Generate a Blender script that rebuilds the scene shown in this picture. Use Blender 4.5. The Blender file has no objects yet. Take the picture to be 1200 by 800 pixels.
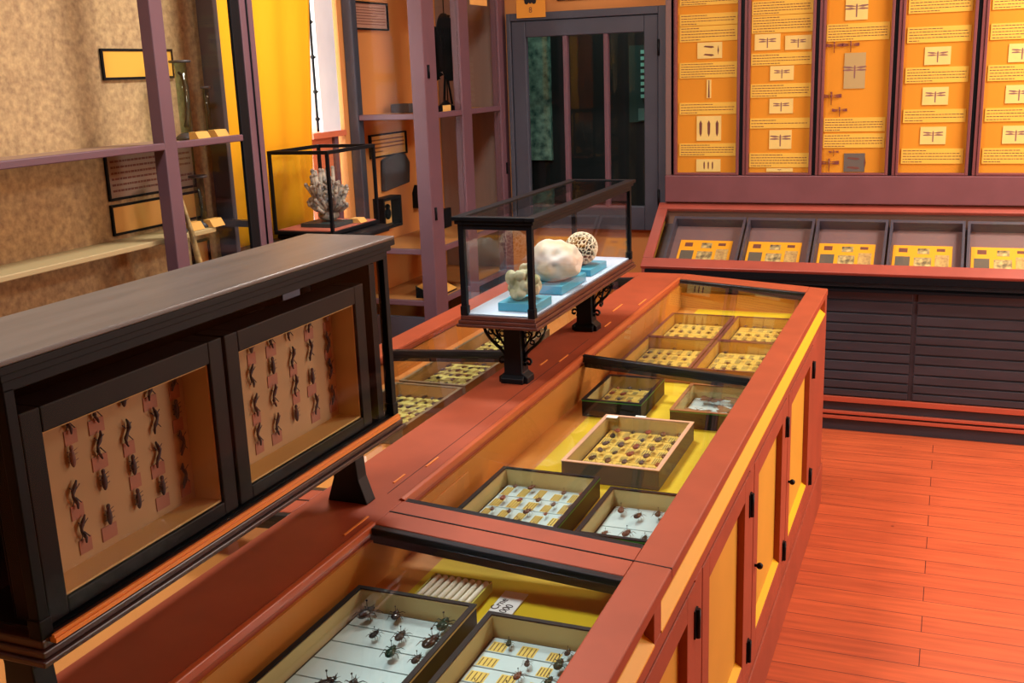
import bpy, bmesh, math, random
from mathutils import Vector, Matrix, noise
random.seed(7)
C = bpy.context.scene.collection
SC = bpy.context.scene
R = math.radians
# ------------------------------------------------------------------ camera
HC = 1.738
Y_, P_, O_ = R(-22.2509), R(14.1277), R(2.0449)
fw = Vector((math.sin(Y_)*math.cos(P_), math.cos(Y_)*math.cos(P_), -math.sin(P_)))
rt = Vector((math.cos(Y_), -math.sin(Y_), 0)); dn = fw.cross(rt)
c_, s_ = math.cos(O_), math.sin(O_)
cr = c_*rt + s_*dn; cd = -s_*rt + c_*dn
cam = bpy.data.cameras.new('camera'); co = bpy.data.objects.new('camera', cam); C.objects.link(co)
cam.sensor_width = 36; cam.lens = 1256.8/1200*36; cam.shift_x = -4/1200; cam.clip_start = .05
mw = Matrix((cr, -cd, -fw)).transposed().to_4x4(); mw.translation = (0, 0, HC)
co.matrix_world = mw
SC.camera = co

# ------------------------------------------------------------------ materials
def lin(c):
    return tuple(((v/255)/12.92 if v/255 <= .04045 else ((v/255+.055)/1.055)**2.4) for v in c) + (1,)
MATS = {}
def mat(name, col, rough=.5, metal=0, var=.0, scale=8, stretch=(1, 1, 1), bump=0, col2=None, spec=.5, coat=0, emit=0):
    if name in MATS: return MATS[name]
    m = bpy.data.materials.new(name); m.use_nodes = True; n = m.node_tree.nodes; l = m.node_tree.links
    b = n['Principled BSDF']; b.inputs['Roughness'].default_value = rough; b.inputs['Metallic'].default_value = metal
    b.inputs['Specular IOR Level'].default_value = spec; b.inputs['Coat Weight'].default_value = coat
    b.inputs['Base Color'].default_value = lin(col)
    if emit:
        b.inputs['Emission Color'].default_value = lin(col); b.inputs['Emission Strength'].default_value = emit
    tc = n.new('ShaderNodeTexCoord'); mp = n.new('ShaderNodeMapping'); mp.inputs['Scale'].default_value = stretch
    l.new(tc.outputs['Object'], mp.inputs[0])
    nz = n.new('ShaderNodeTexNoise'); nz.inputs['Scale'].default_value = scale; nz.inputs['Detail'].default_value = 6
    l.new(mp.outputs[0], nz.inputs[0])
    if var or col2:
        rp = n.new('ShaderNodeValToRGB'); rp.color_ramp.elements[0].position = .3; rp.color_ramp.elements[1].position = .72
        a = lin(col); c2 = lin(col2) if col2 else tuple(min(1, v*(1+var)) for v in a[:3])+(1,)
        a1 = a if col2 else tuple(v*(1-var) for v in a[:3])+(1,)
        rp.color_ramp.elements[0].color = a1; rp.color_ramp.elements[1].color = c2
        l.new(nz.outputs[0], rp.inputs[0]); l.new(rp.outputs[0], b.inputs['Base Color'])
    if bump:
        bp = n.new('ShaderNodeBump'); bp.inputs['Strength'].default_value = bump; bp.inputs['Distance'].default_value = .004
        l.new(nz.outputs[0], bp.inputs['Height']); l.new(bp.outputs[0], b.inputs['Normal'])
    MATS[name] = m
    return m
def glass(name, tint=(254, 255, 254), ior=1.33, rough=.02):
    m = bpy.data.materials.new(name); m.use_nodes = True; n = m.node_tree.nodes; l = m.node_tree.links
    n.clear(); o = n.new('ShaderNodeOutputMaterial'); mx = n.new('ShaderNodeMixShader')
    t = n.new('ShaderNodeBsdfTransparent'); t.inputs[0].default_value = lin(tint)
    g = n.new('ShaderNodeBsdfGlossy'); g.inputs['Roughness'].default_value = rough
    f = n.new('ShaderNodeFresnel'); f.inputs[0].default_value = ior
    ge = n.new('ShaderNodeNewGeometry'); sb = n.new('ShaderNodeMath'); sb.operation = 'SUBTRACT'; sb.inputs[0].default_value = 1; l.new(ge.outputs['Backfacing'], sb.inputs[1])
    mu = n.new('ShaderNodeMath'); mu.operation = 'MULTIPLY'; l.new(f.outputs[0], mu.inputs[0]); l.new(sb.outputs[0], mu.inputs[1])
    l.new(mu.outputs[0], mx.inputs[0]); l.new(t.outputs[0], mx.inputs[1]); l.new(g.outputs[0], mx.inputs[2]); l.new(mx.outputs[0], o.inputs[0])
    MATS[name] = m
    return m
GLASS = glass('clear_glass'); GLASS2 = glass('case_glass', ior=1.42); GLASSL = glass('low_sheen_glass', ior=1.13)
RED = mat('red_brown_paint', (152, 72, 50), .5, spec=.3, var=.13, scale=5, bump=.08)
REDT = mat('red_brown_top_paint', (158, 72, 44), .52, spec=.3, var=.1, scale=9, bump=.1)
YEL = mat('ochre_panel_paint', (208, 160, 52), .5, var=.06, scale=4)
YEL2 = mat('yellow_ledge_paint', (240, 184, 30), .4)
DECK = mat('yellow_deck_paper', (216, 188, 24), .7, var=.08, scale=5)
INNER = mat('orange_inner_paint', (196, 128, 50), .55, var=.08, scale=4)
DARKW = mat('dark_stained_wood', (11, 15, 21), .5, spec=.14, var=.3, scale=14, stretch=(1, .2, 1), bump=.1)  # navy cast of the shadows mixed into the dark wood colour
DARKTOP = mat('dark_oak_top', (84, 76, 70), .38, var=.2, scale=9, stretch=(4, .4, 1), bump=.1)
MOLD = mat('mahogany_moulding', (84, 42, 34), .35, var=.2, scale=20)
BLACKM = mat('black_iron', (12, 14, 18), .45, spec=.2)
STEEL = mat('blackened_steel_bar', (50, 54, 60), .28, metal=.7, var=.4, scale=60, stretch=(.2, 3, 3))
MAUVE = mat('cool_lit_maroon_paint', (100, 70, 80), .5, var=.08, scale=5)  # maroon paint with the cool, dim light mixed into its colour
SLATE = mat('cool_shaded_maroon_paint', (64, 66, 78), .5, var=.1, scale=5)  # darker maroon, cool shade put into the paint colour
DRAWER = mat('slate_drawer_paint', (52, 52, 60), .5, var=.2, scale=4, stretch=(1, 1, 5))
ORW = mat('orange_wall_plaster', (206, 134, 70), .8, var=.07, scale=2, bump=.1)
PANO = mat('amber_display_felt', (212, 138, 24), .85, var=.05, scale=3)
CARD = mat('cream_yellow_card', (226, 180, 66), .7, var=.04, scale=6)
PIC = mat('pale_picture_card', (226, 196, 112), .7, var=.06, scale=12)
INK = mat('brown_ink', (110, 62, 50), .8)
INKD = mat('black_ink', (24, 20, 26), .8)
WHITE = mat('white_card', (238, 242, 240), .7)
CREAM = mat('cream_lining_paper', (200, 180, 122), .75, var=.05)
CURT = mat('yellow_curtain', (250, 180, 8), .8, var=.04, scale=3)
BLACK = mat('black_paint', (12, 15, 20), .5, spec=.15)
TURQ = mat('turquoise_block_paint', (70, 160, 190), .5)
PALEB = mat('pale_grey_blue_block', (150, 178, 196), .5)
SPECK = mat('speckled_tan_board', (150, 122, 88), .9, col2=(196, 166, 118), scale=60)
PAPER = mat('aged_paper', (222, 170, 92), .8, var=.06)
GREENT = mat('green_box_tape', (40, 120, 50), .5)

# ------------------------------------------------------------------ mesh helpers
def nb(): return bmesh.new()
def box(bm, x0, x1, y0, y1, z0, z1, mi=0):
    vs = [bm.verts.new(p) for p in ((x0,y0,z0),(x1,y0,z0),(x1,y1,z0),(x0,y1,z0),(x0,y0,z1),(x1,y0,z1),(x1,y1,z1),(x0,y1,z1))]
    for f in ((3,2,1,0),(4,5,6,7),(0,1,5,4),(1,2,6,5),(2,3,7,6),(3,0,4,7)):
        fc = bm.faces.new([vs[i] for i in f]); fc.material_index = mi
    return vs
def prism(bm, prof, a0, a1, axis='y', mi=0, hole=None):
    """prof: 2D points; axis y -> (x,z); axis x -> (y,z); axis z -> (x,y)"""
    def P(p, a):
        return {'y': (p[0], a, p[1]), 'x': (a, p[0], p[1]), 'z': (p[0], p[1], a)}[axis]
    A = [bm.verts.new(P(p, a0)) for p in prof]; B = [bm.verts.new(P(p, a1)) for p in prof]
    n = len(prof)
    for i in range(n):
        f = bm.faces.new((A[i], A[(i+1) % n], B[(i+1) % n], B[i])); f.material_index = mi
    f = bm.faces.new(A[::-1]); f.material_index = mi
    f = bm.faces.new(B); f.material_index = mi
def tube(bm, pts, rad, seg=8, mi=0, cap=True):
    pts = [Vector(p) for p in pts]; n = len(pts)
    rs = rad if isinstance(rad, (list, tuple)) else [rad]*n
    rings = []; up = Vector((0, 0, 1))
    for i, p in enumerate(pts):
        d = (pts[min(i+1, n-1)] - pts[max(i-1, 0)]).normalized()
        u = up if abs(d.z) < .95 else Vector((1, 0, 0))
        a = d.cross(u).normalized(); b = d.cross(a)
        rings.append([bm.verts.new(p + (a*math.cos(t)+b*math.sin(t))*rs[i]) for t in [2*math.pi*k/seg for k in range(seg)]])
    for i in range(n-1):
        for k in range(seg):
            f = bm.faces.new((rings[i][k], rings[i][(k+1) % seg], rings[i+1][(k+1) % seg], rings[i+1][k])); f.material_index = mi; f.smooth = True
    if cap:
        for r in (rings[0][::-1], rings[-1]):
            f = bm.faces.new(r); f.material_index = mi
def lathe(bm, prof, c=(0, 0, 0), seg=20, mi=0, smooth=True):
    rings = []
    for r, z in prof:
        rings.append([bm.verts.new((c[0]+r*math.cos(t), c[1]+r*math.sin(t), c[2]+z)) for t in [2*math.pi*k/seg for k in range(seg)]])
    for i in range(len(rings)-1):
        for k in range(seg):
            f = bm.faces.new((rings[i][k], rings[i][(k+1) % seg], rings[i+1][(k+1) % seg], rings[i+1][k])); f.material_index = mi; f.smooth = smooth
    bm.faces.new(rings[0][::-1]).material_index = mi; bm.faces.new(rings[-1]).material_index = mi
def ball(bm, c, r, sc=(1, 1, 1), u=10, v=7, mi=0, rot=None):
    m = Matrix.Translation(c) @ (rot.to_4x4() if rot else Matrix()) @ Matrix.Diagonal((r*sc[0], r*sc[1], r*sc[2], 1))
    res = bmesh.ops.create_uvsphere(bm, u_segments=u, v_segments=v, radius=1, matrix=m)
    for vv in res['verts']:
        for f in vv.link_faces: f.material_index = mi; f.smooth = True
def obj(name, bm, mats, parent=None, bevel=0, smooth=False):
    bmesh.ops.recalc_face_normals(bm, faces=bm.faces[:])
    me = bpy.data.meshes.new(name); bm.to_mesh(me); bm.free()
    for m in (mats if isinstance(mats, (list, tuple)) else [mats]): me.materials.append(m)
    o = bpy.data.objects.new(name, me); C.objects.link(o)
    if parent:
        o.parent = parent; o.matrix_parent_inverse = parent.matrix_world.inverted() if False else Matrix.Translation(-Vector(parent.location)) if parent.type == 'EMPTY' and parent.get('abs') else Matrix()
    if bevel:
        b = o.modifiers.new('bevel', 'BEVEL'); b.width = bevel; b.segments = 2; b.limit_method = 'ANGLE'; b.angle_limit = R(40)
    return o
def thing(name, label, cat, loc=(0, 0, 0), group=None, rz=0):
    o = bpy.data.objects.new(name, None); C.objects.link(o); o.location = loc; o.rotation_euler = (0, 0, rz)
    o.empty_display_size = .05
    o['label'] = label; o['category'] = cat
    if group: o['group'] = group
    return o
def tag(o, label, cat, group=None, kind=None):
    o['label'] = label; o['category'] = cat
    if group: o['group'] = group
    if kind: o['kind'] = kind
    return o
def struct(name, bm, m, parent=None, bevel=0):
    o = obj(name, bm, m, parent, bevel)
    if not parent: o['kind'] = 'structure'
    return o
class W:
    """builder of a thing whose parts are written in world coordinates"""
    def __init__(s, name, label, cat, loc, group=None, kind=None):
        s.o = thing(name, label, cat, loc, group); s.off = Vector(loc)
        if kind:
            del s.o['label'], s.o['category']; s.o['kind'] = kind
    def part(s, name, bm, m, parent=None, bevel=0, label=None):
        bm.transform(Matrix.Translation(-s.off))
        o = obj(name, bm, m, parent or s.o, bevel)
        if label: o['label'] = label
        return o

# ------------------------------------------------------------------ the room
XL, XR, YB, YF, ZC = -2.65, 1.7, 5.5, -2.0, 3.1
# floor boards run across the aisle
def floor_mat():
    m = bpy.data.materials.new('red_floor_boards'); m.use_nodes = True; n = m.node_tree.nodes; l = m.node_tree.links
    b = n['Principled BSDF']; b.inputs['Roughness'].default_value = .45
    tc = n.new('ShaderNodeTexCoord'); br = n.new('ShaderNodeTexBrick')
    br.inputs['Scale'].default_value = 1; br.inputs['Brick Width'].default_value = 1.3; br.inputs['Row Height'].default_value = .105
    br.inputs['Mortar Size'].default_value = .0016; br.inputs['Mortar Smooth'].default_value = .3; br.inputs['Bias'].default_value = -.2
    br.inputs['Color1'].default_value = lin((196, 92, 52)); br.inputs['Color2'].default_value = lin((182, 82, 48)); br.inputs['Mortar'].default_value = lin((80, 26, 20))
    l.new(tc.outputs['Object'], br.inputs[0])
    mp = n.new('ShaderNodeMapping'); mp.inputs['Scale'].default_value = (1.2, 14, 1); l.new(tc.outputs['Object'], mp.inputs[0])
    nz = n.new('ShaderNodeTexNoise'); nz.inputs['Scale'].default_value = 3; nz.inputs['Detail'].default_value = 8; l.new(mp.outputs[0], nz.inputs[0])
    rp = n.new('ShaderNodeValToRGB'); rp.color_ramp.elements[0].color = (.72, .66, .66, 1); rp.color_ramp.elements[1].color = (1.1, 1.08, 1.05, 1)
    rp.color_ramp.elements[0].position = .3; rp.color_ramp.elements[1].position = .65
    l.new(nz.outputs[0], rp.inputs[0])
    nk = n.new('ShaderNodeTexVoronoi'); nk.inputs['Scale'].default_value = 7; l.new(tc.outputs['Object'], nk.inputs[0])
    rk = n.new('ShaderNodeValToRGB'); rk.color_ramp.elements[0].color = (.3, .2, .2, 1); rk.color_ramp.elements[1].color = (1, 1, 1, 1)
    rk.color_ramp.elements[0].position = .03; rk.color_ramp.elements[1].position = .06; l.new(nk.outputs[0], rk.inputs[0])
    m1 = n.new('ShaderNodeMixRGB'); m1.blend_type = 'MULTIPLY'; m1.inputs[0].default_value = .85; l.new(br.outputs[0], m1.inputs[1]); l.new(rp.outputs[0], m1.inputs[2])
    m2 = n.new('ShaderNodeMixRGB'); m2.blend_type = 'MULTIPLY'; m2.inputs[0].default_value = .7; l.new(m1.outputs[0], m2.inputs[1]); l.new(rk.outputs[0], m2.inputs[2])
    l.new(m2.outputs[0], b.inputs['Base Color'])
    bp = n.new('ShaderNodeBump'); bp.inputs['Strength'].default_value = .25; bp.inputs['Distance'].default_value = .004
    l.new(br.outputs['Fac'], bp.inputs['Height']); bp.invert = True; l.new(bp.outputs[0], b.inputs['Normal'])
    return m
b = nb(); box(b, XL-.1, XR+.1, YF-.1, YB+.1, -.1, 0); struct('floor', b, floor_mat())
b = nb(); box(b, XL-.1, XR+.1, YF-.1, YB+.1, ZC, ZC+.1); struct('ceiling', b, mat('ceiling_plaster', (214, 188, 150), .9))
WX0, WX1, WZ0, WZ1 = -2.215, -1.365, .90, 2.03        # back window opening
b = nb()
box(b, XL-.1, WX0, YB, YB+.1, 0, ZC); box(b, WX1, XR+.1, YB, YB+.1, 0, ZC)
box(b, WX0, WX1, YB, YB+.1, 0, WZ0); box(b, WX0, WX1, YB, YB+.1, WZ1, ZC)
struct('wall_back', b, ORW)
LY0, LY1, LZ0, LZ1 = 3.34, 4.46, .75, 2.75        # left window opening
RY0, RY1, RZ0, RZ1 = -.25, .75, 1.1, 2.2           # louvred window of the left wall
b = nb()
box(b, XL-.25, XL, YF-.1, RY0, 0, ZC); box(b, XL-.25, XL, RY1, LY0, 0, ZC); box(b, XL-.25, XL, LY1, YB+.1, 0, ZC)
box(b, XL-.25, XL, LY0, LY1, 0, LZ0); box(b, XL-.25, XL, LY0, LY1, LZ1, ZC)
box(b, XL-.25, XL, RY0, RY1, 0, RZ0); box(b, XL-.25, XL, RY0, RY1, RZ1, ZC)
struct('wall_left', b, ORW)
b = nb(); box(b, XR, XR+.1, YF-.1, YB+.1, 0, ZC); struct('wall_right', b, ORW)
b = nb(); box(b, XL-.1, XR+.1, YF-.1, YF, 0, ZC); struct('wall_front', b, mat('far_room_plaster', (150, 130, 110), .9))
b = nb(); box(b, WX1+.0, XR, YB-.02, YB-.002, 0, .09); struct('baseboard_back', b, RED)

# --- back window: three tall dark lights with frame
w = W('window_1', '', '', (-1.79, 5.46, .9), kind='structure')
b = nb()
for a in ((WX0, -2.193, 5.44, 5.52, .9, 2.03), (-1.398, WX1+.012, 5.44, 5.52, .9, 2.03), (-2.193, -1.398, 5.44, 5.52, 1.992, 2.03)):
    box(b, *a)
w.part('window_frame', b, SLATE, bevel=.003)
b = nb()
box(b, -2.190, -2.112, 5.45, 5.49, .905, 1.989); box(b, -1.473, -1.401, 5.45, 5.49, .905, 1.989)
box(b, -2.112, -1.473, 5.45, 5.49, 1.908, 1.989); box(b, -2.112, -1.473, 5.45, 5.49, .905, 1.03)
w.part('sash', b, SLATE, bevel=.004)
for x in (-1.895, -1.675):
    b = nb(); box(b, x-.011, x+.011, 5.447, 5.49, 1.03, 1.908); w.part('mullion', b, MAUVE, bevel=.003)
for x0, x1 in ((-2.112, -1.906), (-1.884, -1.686), (-1.664, -1.473)):
    b = nb(); box(b, x0, x1, 5.474, 5.48, 1.03, 1.908); w.part('pane', b, GLASS2)
for z in (1.83, 1.08):
    b = nb(); box(b, -1.402, -1.388, 5.438, 5.452, z-.035, z+.035); tube(b, [(-1.395, 5.437, z-.04), (-1.395, 5.437, z+.04)], .006); w.part('hinge', b, BLACKM)
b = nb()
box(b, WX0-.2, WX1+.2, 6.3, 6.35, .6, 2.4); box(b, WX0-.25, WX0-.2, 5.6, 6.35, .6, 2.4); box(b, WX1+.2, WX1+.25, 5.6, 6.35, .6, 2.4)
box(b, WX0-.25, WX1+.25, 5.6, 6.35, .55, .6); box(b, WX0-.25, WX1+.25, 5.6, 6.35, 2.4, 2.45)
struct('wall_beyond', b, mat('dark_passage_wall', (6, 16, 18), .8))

b = nb(); box(b, -2.42, -2.28, 6.27, 6.298, 1.2, 1.98); o = obj('reflection_cloth', b, mat('teal_leafy_reflection', (20, 70, 66), .8, col2=(150, 190, 170), scale=22)); tag(o, 'added mottled teal cloth imitating a reflection in the left light of the dark window', 'cloth')  # added sheet, its mottled teal imitates a reflection in the left pane
w = W('reflection_slats', 'added pale slats imitating a striped reflection in the right light of the dark window', 'blind', (-1.70, 6.28, 1.5))  # added slats that imitate a striped reflection in the right pane
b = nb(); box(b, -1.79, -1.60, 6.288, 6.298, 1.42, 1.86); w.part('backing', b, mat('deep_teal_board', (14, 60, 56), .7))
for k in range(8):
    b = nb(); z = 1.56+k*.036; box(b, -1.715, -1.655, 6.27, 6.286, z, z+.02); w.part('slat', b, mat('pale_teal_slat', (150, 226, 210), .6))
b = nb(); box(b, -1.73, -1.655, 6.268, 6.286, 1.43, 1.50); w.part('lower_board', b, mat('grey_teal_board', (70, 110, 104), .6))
# --- left window behind the cabinets
w = W('window_2', '', '', (XL-.12, 3.9, LZ0), kind='structure')
b = nb()
for a in ((LY0, LY0+.05, LZ0, LZ1), (LY1-.05, LY1, LZ0, LZ1), (LY0+.05, LY1-.05, LZ0, LZ0+.05), (LY0+.05, LY1-.05, LZ1-.05, LZ1), (LY0+.05, LY1-.05, 1.71, 1.75)):
    box(b, XL-.2, XL-.15, *a)
w.part('window_frame', b, WHITE)
b = nb(); box(b, XL-.18, XL-.175, LY0+.05, LY1-.05, LZ0+.05, LZ1-.05); w.part('pane', b, GLASS)
b = nb(); box(b, XL-.2, XL+.03, LY0+.001, LY1-.001, LZ0-.03, LZ0+.001); w.part('window_sill', b, ORW)
# right part of the opening: white painted shutter and a rust coloured lower panel
b = nb(); box(b, XL-.025, XL-.004, 4.275, LY1-.03, 1.50, LZ1-.002)
SHUT = mat('white_shutter_paint', (226, 232, 244), .6, var=.16, scale=3, stretch=(1, 1, .6))
tag(obj('window_shutter', b, SHUT), 'white painted shutter leaf folded beside the yellow curtain', 'shutter')
b = nb(); box(b, XL-.04, XL+.01, 4.17, LY1-.002, 1.475, 1.50); box(b, XL-.04, XL-.02, 4.20, LY1-.03, LZ0+.02, 1.475)
box(b, XL-.02, XL-.005, 4.37, 4.4, 1.0, 1.475, 1)
tag(obj('shutter_panel', b, [mat('rust_panel_paint', (196, 104, 70), .6, var=.1), MAUVE]), 'rust coloured lower shutter panel seen through the small coral case', 'shutter')
def curtain():
    b = nb(); n = 60; top = []; bot = []
    for i in range(n+1):
        y = 3.22 + (4.222-3.22)*i/n; yb = 3.22 + (4.02-3.22)*i/n
        d = .007*math.sin(i*.5)+.006*math.sin(i*.19+1)
        top.append(b.verts.new((XL+.05+d*.4, y, 2.72))); bot.append(b.verts.new((XL+.055+d*1.3, yb, .78)))
    for i in range(n):
        f = b.faces.new((top[i], top[i+1], bot[i+1], bot[i])); f.smooth = True
    o = obj('curtain', b, CURT); s = o.modifiers.new('solid', 'SOLIDIFY'); s.thickness = .004
    return o
tag(curtain(), 'long saturated yellow curtain hanging in the left window', 'curtain')
b = nb(); tube(b, [(XL+.06, 3.2, 2.74), (XL+.06, 4.48, 2.74)], .012); tag(obj('curtain_rod', b, BLACKM), 'dark rod carrying the yellow curtain', 'rod')
b = nb(); tube(b, [(XL-.012, 4.247, 2.7), (XL-.012, 4.247, 1.505)], .006)
for z in (1.56, 1.68, 1.83, 1.98, 2.13): ball(b, (XL-.012, 4.247, z), .011, u=8, v=6); tube(b, [(XL-.012, 4.247, z), (XL-.012, 4.268, z)], .004)
tag(obj('sash_chain', b, BLACKM), 'black sash chain hanging in the bright gap beside the yellow curtain', 'chain')
# --- louvred window further along the left wall (out of the frame, placed for a reflection in the back window)
w = W('window_3', '', '', (XL-.12, .25, RZ0), kind='structure')
b = nb()
for a in ((RY0, RY0+.05, RZ0, RZ1), (RY1-.05, RY1, RZ0, RZ1), (RY0+.05, RY1-.05, RZ0, RZ0+.05), (RY0+.05, RY1-.05, RZ1-.05, RZ1)): box(b, XL-.2, XL-.12, *a)
w.part('window_frame', b, SLATE)
for k in range(14):
    b = nb(); z = RZ0+.1+k*.075
    prism(b, [(XL-.19, z), (XL-.13, z-.02), (XL-.13, z-.026), (XL-.19, z-.006)], RY0+.05, RY1-.05, 'y'); w.part('louvre', b, SLATE)

# ------------------------------------------------------------------ double-sided display counter
XI_L, XI_R = -1.156, -.973      # centre rail
GL, GR = -1.611, -.484          # inner edges of the outer rims
OL, OR_ = -1.706, -.414
def zt(x):
    if x > XI_R: return .918-.068*(x-XI_R)
    if x < XI_L: return .918-.0577*(XI_L-x)
    return .918
ZD = .80                       # display deck
def sl(bm, x0, x1, y0, y1, th=.026, dz=0, mi=0):
    prism(bm, [(x0, zt(x0)+dz-th), (x1, zt(x1)+dz-th), (x1, zt(x1)+dz), (x0, zt(x0)+dz)], y0, y1, 'y', mi)
def counter(y0, y1, bars, doors, label, far=False):
    w = W('display_counter', label, 'display counter', (-1.06, (y0+y1)/2, 0))
    rw0, rw1 = .055, (.105 if far else .062)      # cross rails
    b = nb(); box(b, XI_L, XI_R, y0, y1, .885, .918)
    box(b, XI_L, XI_L+.03, y0, y1, ZD, .885); box(b, XI_R-.03, XI_R, y0, y1, ZD, .885)
    # narrow recessed grooves and key slots of the rail
    w.part('centre_rail', b, REDT, bevel=.002)
    for ya, yb in ((y0+rw0, 1.640), (1.757, y1-rw1)):
        b = nb(); prism(b, [(XI_R-.012, .917), (XI_R-.004, .923), (XI_R+.004, .9205), (XI_R+.004, .905), (XI_R-.012, .905)], ya, yb, 'y'); w.part('rail_bead', b, mat('orange_rail_bead', (176, 84, 44), .35), bevel=.0015)  # bead coloured more orange than the rail
    for x0, x1, nm in ((GR, OR_, 'right'), (OL, GL, 'left')):
        b = nb(); sl(b, x0, x1, y0, y1); w.part('outer_rail', b, REDT, bevel=.003)
    for ya, yb in ((y0, y0+rw0), (1.640, 1.7005), (1.7035, 1.757), (y1-rw1, y1)):
        for x0, x1 in ((XI_R, GR), (GL, XI_L)):
            b = nb(); sl(b, x0, x1, ya, yb); w.part('cross_rail', b, REDT, bevel=.002)
    # dark steel bars
    for yb in bars:
        for x0, x1 in ((XI_R, GR), (GL, XI_L)):
            b = nb(); sl(b, x0, x1, yb-.011, yb+.011, .02, .004); sl(b, x0+.004, x1, yb-.006, yb+.006, .03, -.002); w.part('glazing_bar', b, STEEL, bevel=.002)
    for ya, s in ((1.640, -1), (1.757, 1), (y1-rw1, -1)):
        for x0, x1 in ((XI_R, GR), (GL, XI_L)):
            b = nb(); a0, a1 = sorted((ya, ya+s*.018)); sl(b, x0, x1, a0, a1, .03, -.001); w.part('glazing_bead', b, STEEL, bevel=.002)
    ys = [(y0+rw0, 1.628), (1.769, 2.888), (2.912, y1-rw1-.012)]
    b = nb()
    for x0, x1 in ((XI_R, OR_), (OL, XI_L)): sl(b, x0, x1, 1.7006, 1.7034, .02, .0007)
    w.part('rail_seam', b, BLACK)
    for ya, yb in ys:
        for x0, x1 in ((XI_R, GR), (GL, XI_L)):
            b = nb(); sl(b, x0, x1, ya, yb, .003, -.008); w.part('glass_pane', b, GLASS)
    # deck, ends, body
    b = nb(); box(b, OL+.02, XI_L-.0, y0+.02, y1-(.02 if far else 0), ZD-.02, ZD); w.part('left_deck', b, mat('ochre_left_deck', (190, 120, 52), .7, var=.08, scale=4))
    b = nb(); box(b, XI_R, OR_-.02, y0+.02, y1-(.02 if far else 0), ZD-.02, ZD); w.part('right_deck', b, INNER)
    b = nb(); box(b, -.895, OR_-.03, y0+.02, y1-(.12 if far else 0), ZD, ZD+.0008); w.part('deck_sheet', b, DECK)
    b = nb()
    box(b, XI_R, XI_R+.006, y0+.03, y1-(.03 if far else 0), ZD, .893); w.part('inner_wall', b, INNER)
    b = nb(); box(b, GL-.012, GL-.002, y0+.03, y1-(.03 if far else 0), ZD, .862); w.part('inner_wall', b, INNER)
    if far:
        for xa, xb in ((XI_R+.006, GR+.01), (GL, XI_L)):
            b = nb(); box(b, xa, xb, y1-rw1, y1-rw1+.01, ZD, .862); w.part('end_lining', b, INNER)
    # carcass with side and end boards
    b = nb()
    box(b, OL+.004, OL+.024, y0+.004, y1-.004, .0, zt(OL)-.028)
    for ya, yb in ((y0+.004, y0+.02), (y1-.02, y1-.004)):
        prism(b, [(OL+.024, 0), (OR_-.026, 0), (OR_-.026, zt(OR_)-.03), (XI_R, .888), (XI_L, .884), (OL+.024, zt(OL)-.03)], ya, yb, 'y')
    w.part('carcass', b, RED)
    # right face: frieze with recessed panel, doors
    X = OR_-.002
    b = nb()
    st0 = y0 if far else y0
    box(b, X-.02, X, y0+.002, y1-.002, .762, .793); box(b, X-.02, X, y0+.002, y1-.002, .0, .20)
    box(b, X-.02, X, y0+.002, y0+.045, .793, zt(OR_)-.027); box(b, X-.02, X, y1-.06, y1-.002, .793, zt(OR_)-.027)
    if far:
        pass
    else:
        pass
    dy = [y0+.002] + [v for d in doors for v in (d[0]-.002, d[1]+.002)] + [y1-.002]
    for i in range(0, len(dy), 2):
        if dy[i+1]-dy[i] > .004: box(b, X-.02, X, dy[i], dy[i+1], .20, .762)
    w.part('face_frame', b, RED, bevel=.0015)
    b = nb(); box(b, X-.003, X+.006, y0+.002, y1-.002, 0, .165); w.part('plinth_board', b, RED, bevel=.003)
    b = nb()
    box_ = nb(); box(box_, X-.02, X, 1.586, 1.634, .793, zt(OR_)-.027); w.part('frieze_stile', box_, RED, bevel=.0015)
    segs = [(y0+.045, 1.586), (1.634, y1-.06)]
    for a, c in segs:
        box(b, X-.026, X-.018, a, c, .79, zt(OR_)-.03)
    w.part('frieze_panel', b, YEL)
    b = nb()
    for a, c in segs:
        prism(b, [(X-.02, .79), (X+.001, .79), (X+.001, .794), (X-.02, .812)], a, c, 'y')
    w.part('frieze_ledge', b, YEL2)
    for d0, d1 in doors:
        b = nb(); s = .068; z0, z1 = .204, .758
        box(b, X-.022, X+.001, d0, d0+s, z0, z1); box(b, X-.022, X+.001, d1-s, d1, z0, z1)
        box(b, X-.019, X+.001, d0+s, d1-s, z0, z0+.05); box(b, X-.019, X+.001, d0+s, d1-s, z1-.055, z1)
        dr = w.part('door', b, RED, bevel=.0015)
        b = nb(); box(b, X-.022, X-.017, d0+s-.004, d1-s+.004, z0+.04, z1-.05); w.part('door_panel', b, YEL, dr)
        b = nb(); prism(b, [(X-.017, z0+.05), (X-.001, z0+.05), (X-.001, z0+.052), (X-.017, z0+.064)], d0+s, d1-s, 'y'); w.part('panel_ledge', b, YEL2, dr)
        for z in (.67, .265):
            b = nb(); box(b, X, X+.004, d1-.012, d1+.014, z-.03, z+.03); tube(b, [(X+.006, d1+.001, z-.031), (X+.006, d1+.001, z+.031)], .006)
            w.part('hinge', b, BLACKM, dr)
        b = nb(); ball(b, (X+.014, d0+.03, .463), .009); tube(b, [(X, d0+.03, .463), (X+.012, d0+.03, .463)], .004); w.part('knob', b, BLACKM, dr)
    return w
counter(.42, 4.228, [2.90], [(.74, 1.28), (1.345, 1.90), (1.967, 2.52), (2.583, 3.145), (3.197, 3.80)], 'long red-brown glass-topped display counter with yellow doors, holding the specimen boxes', True)
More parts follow.
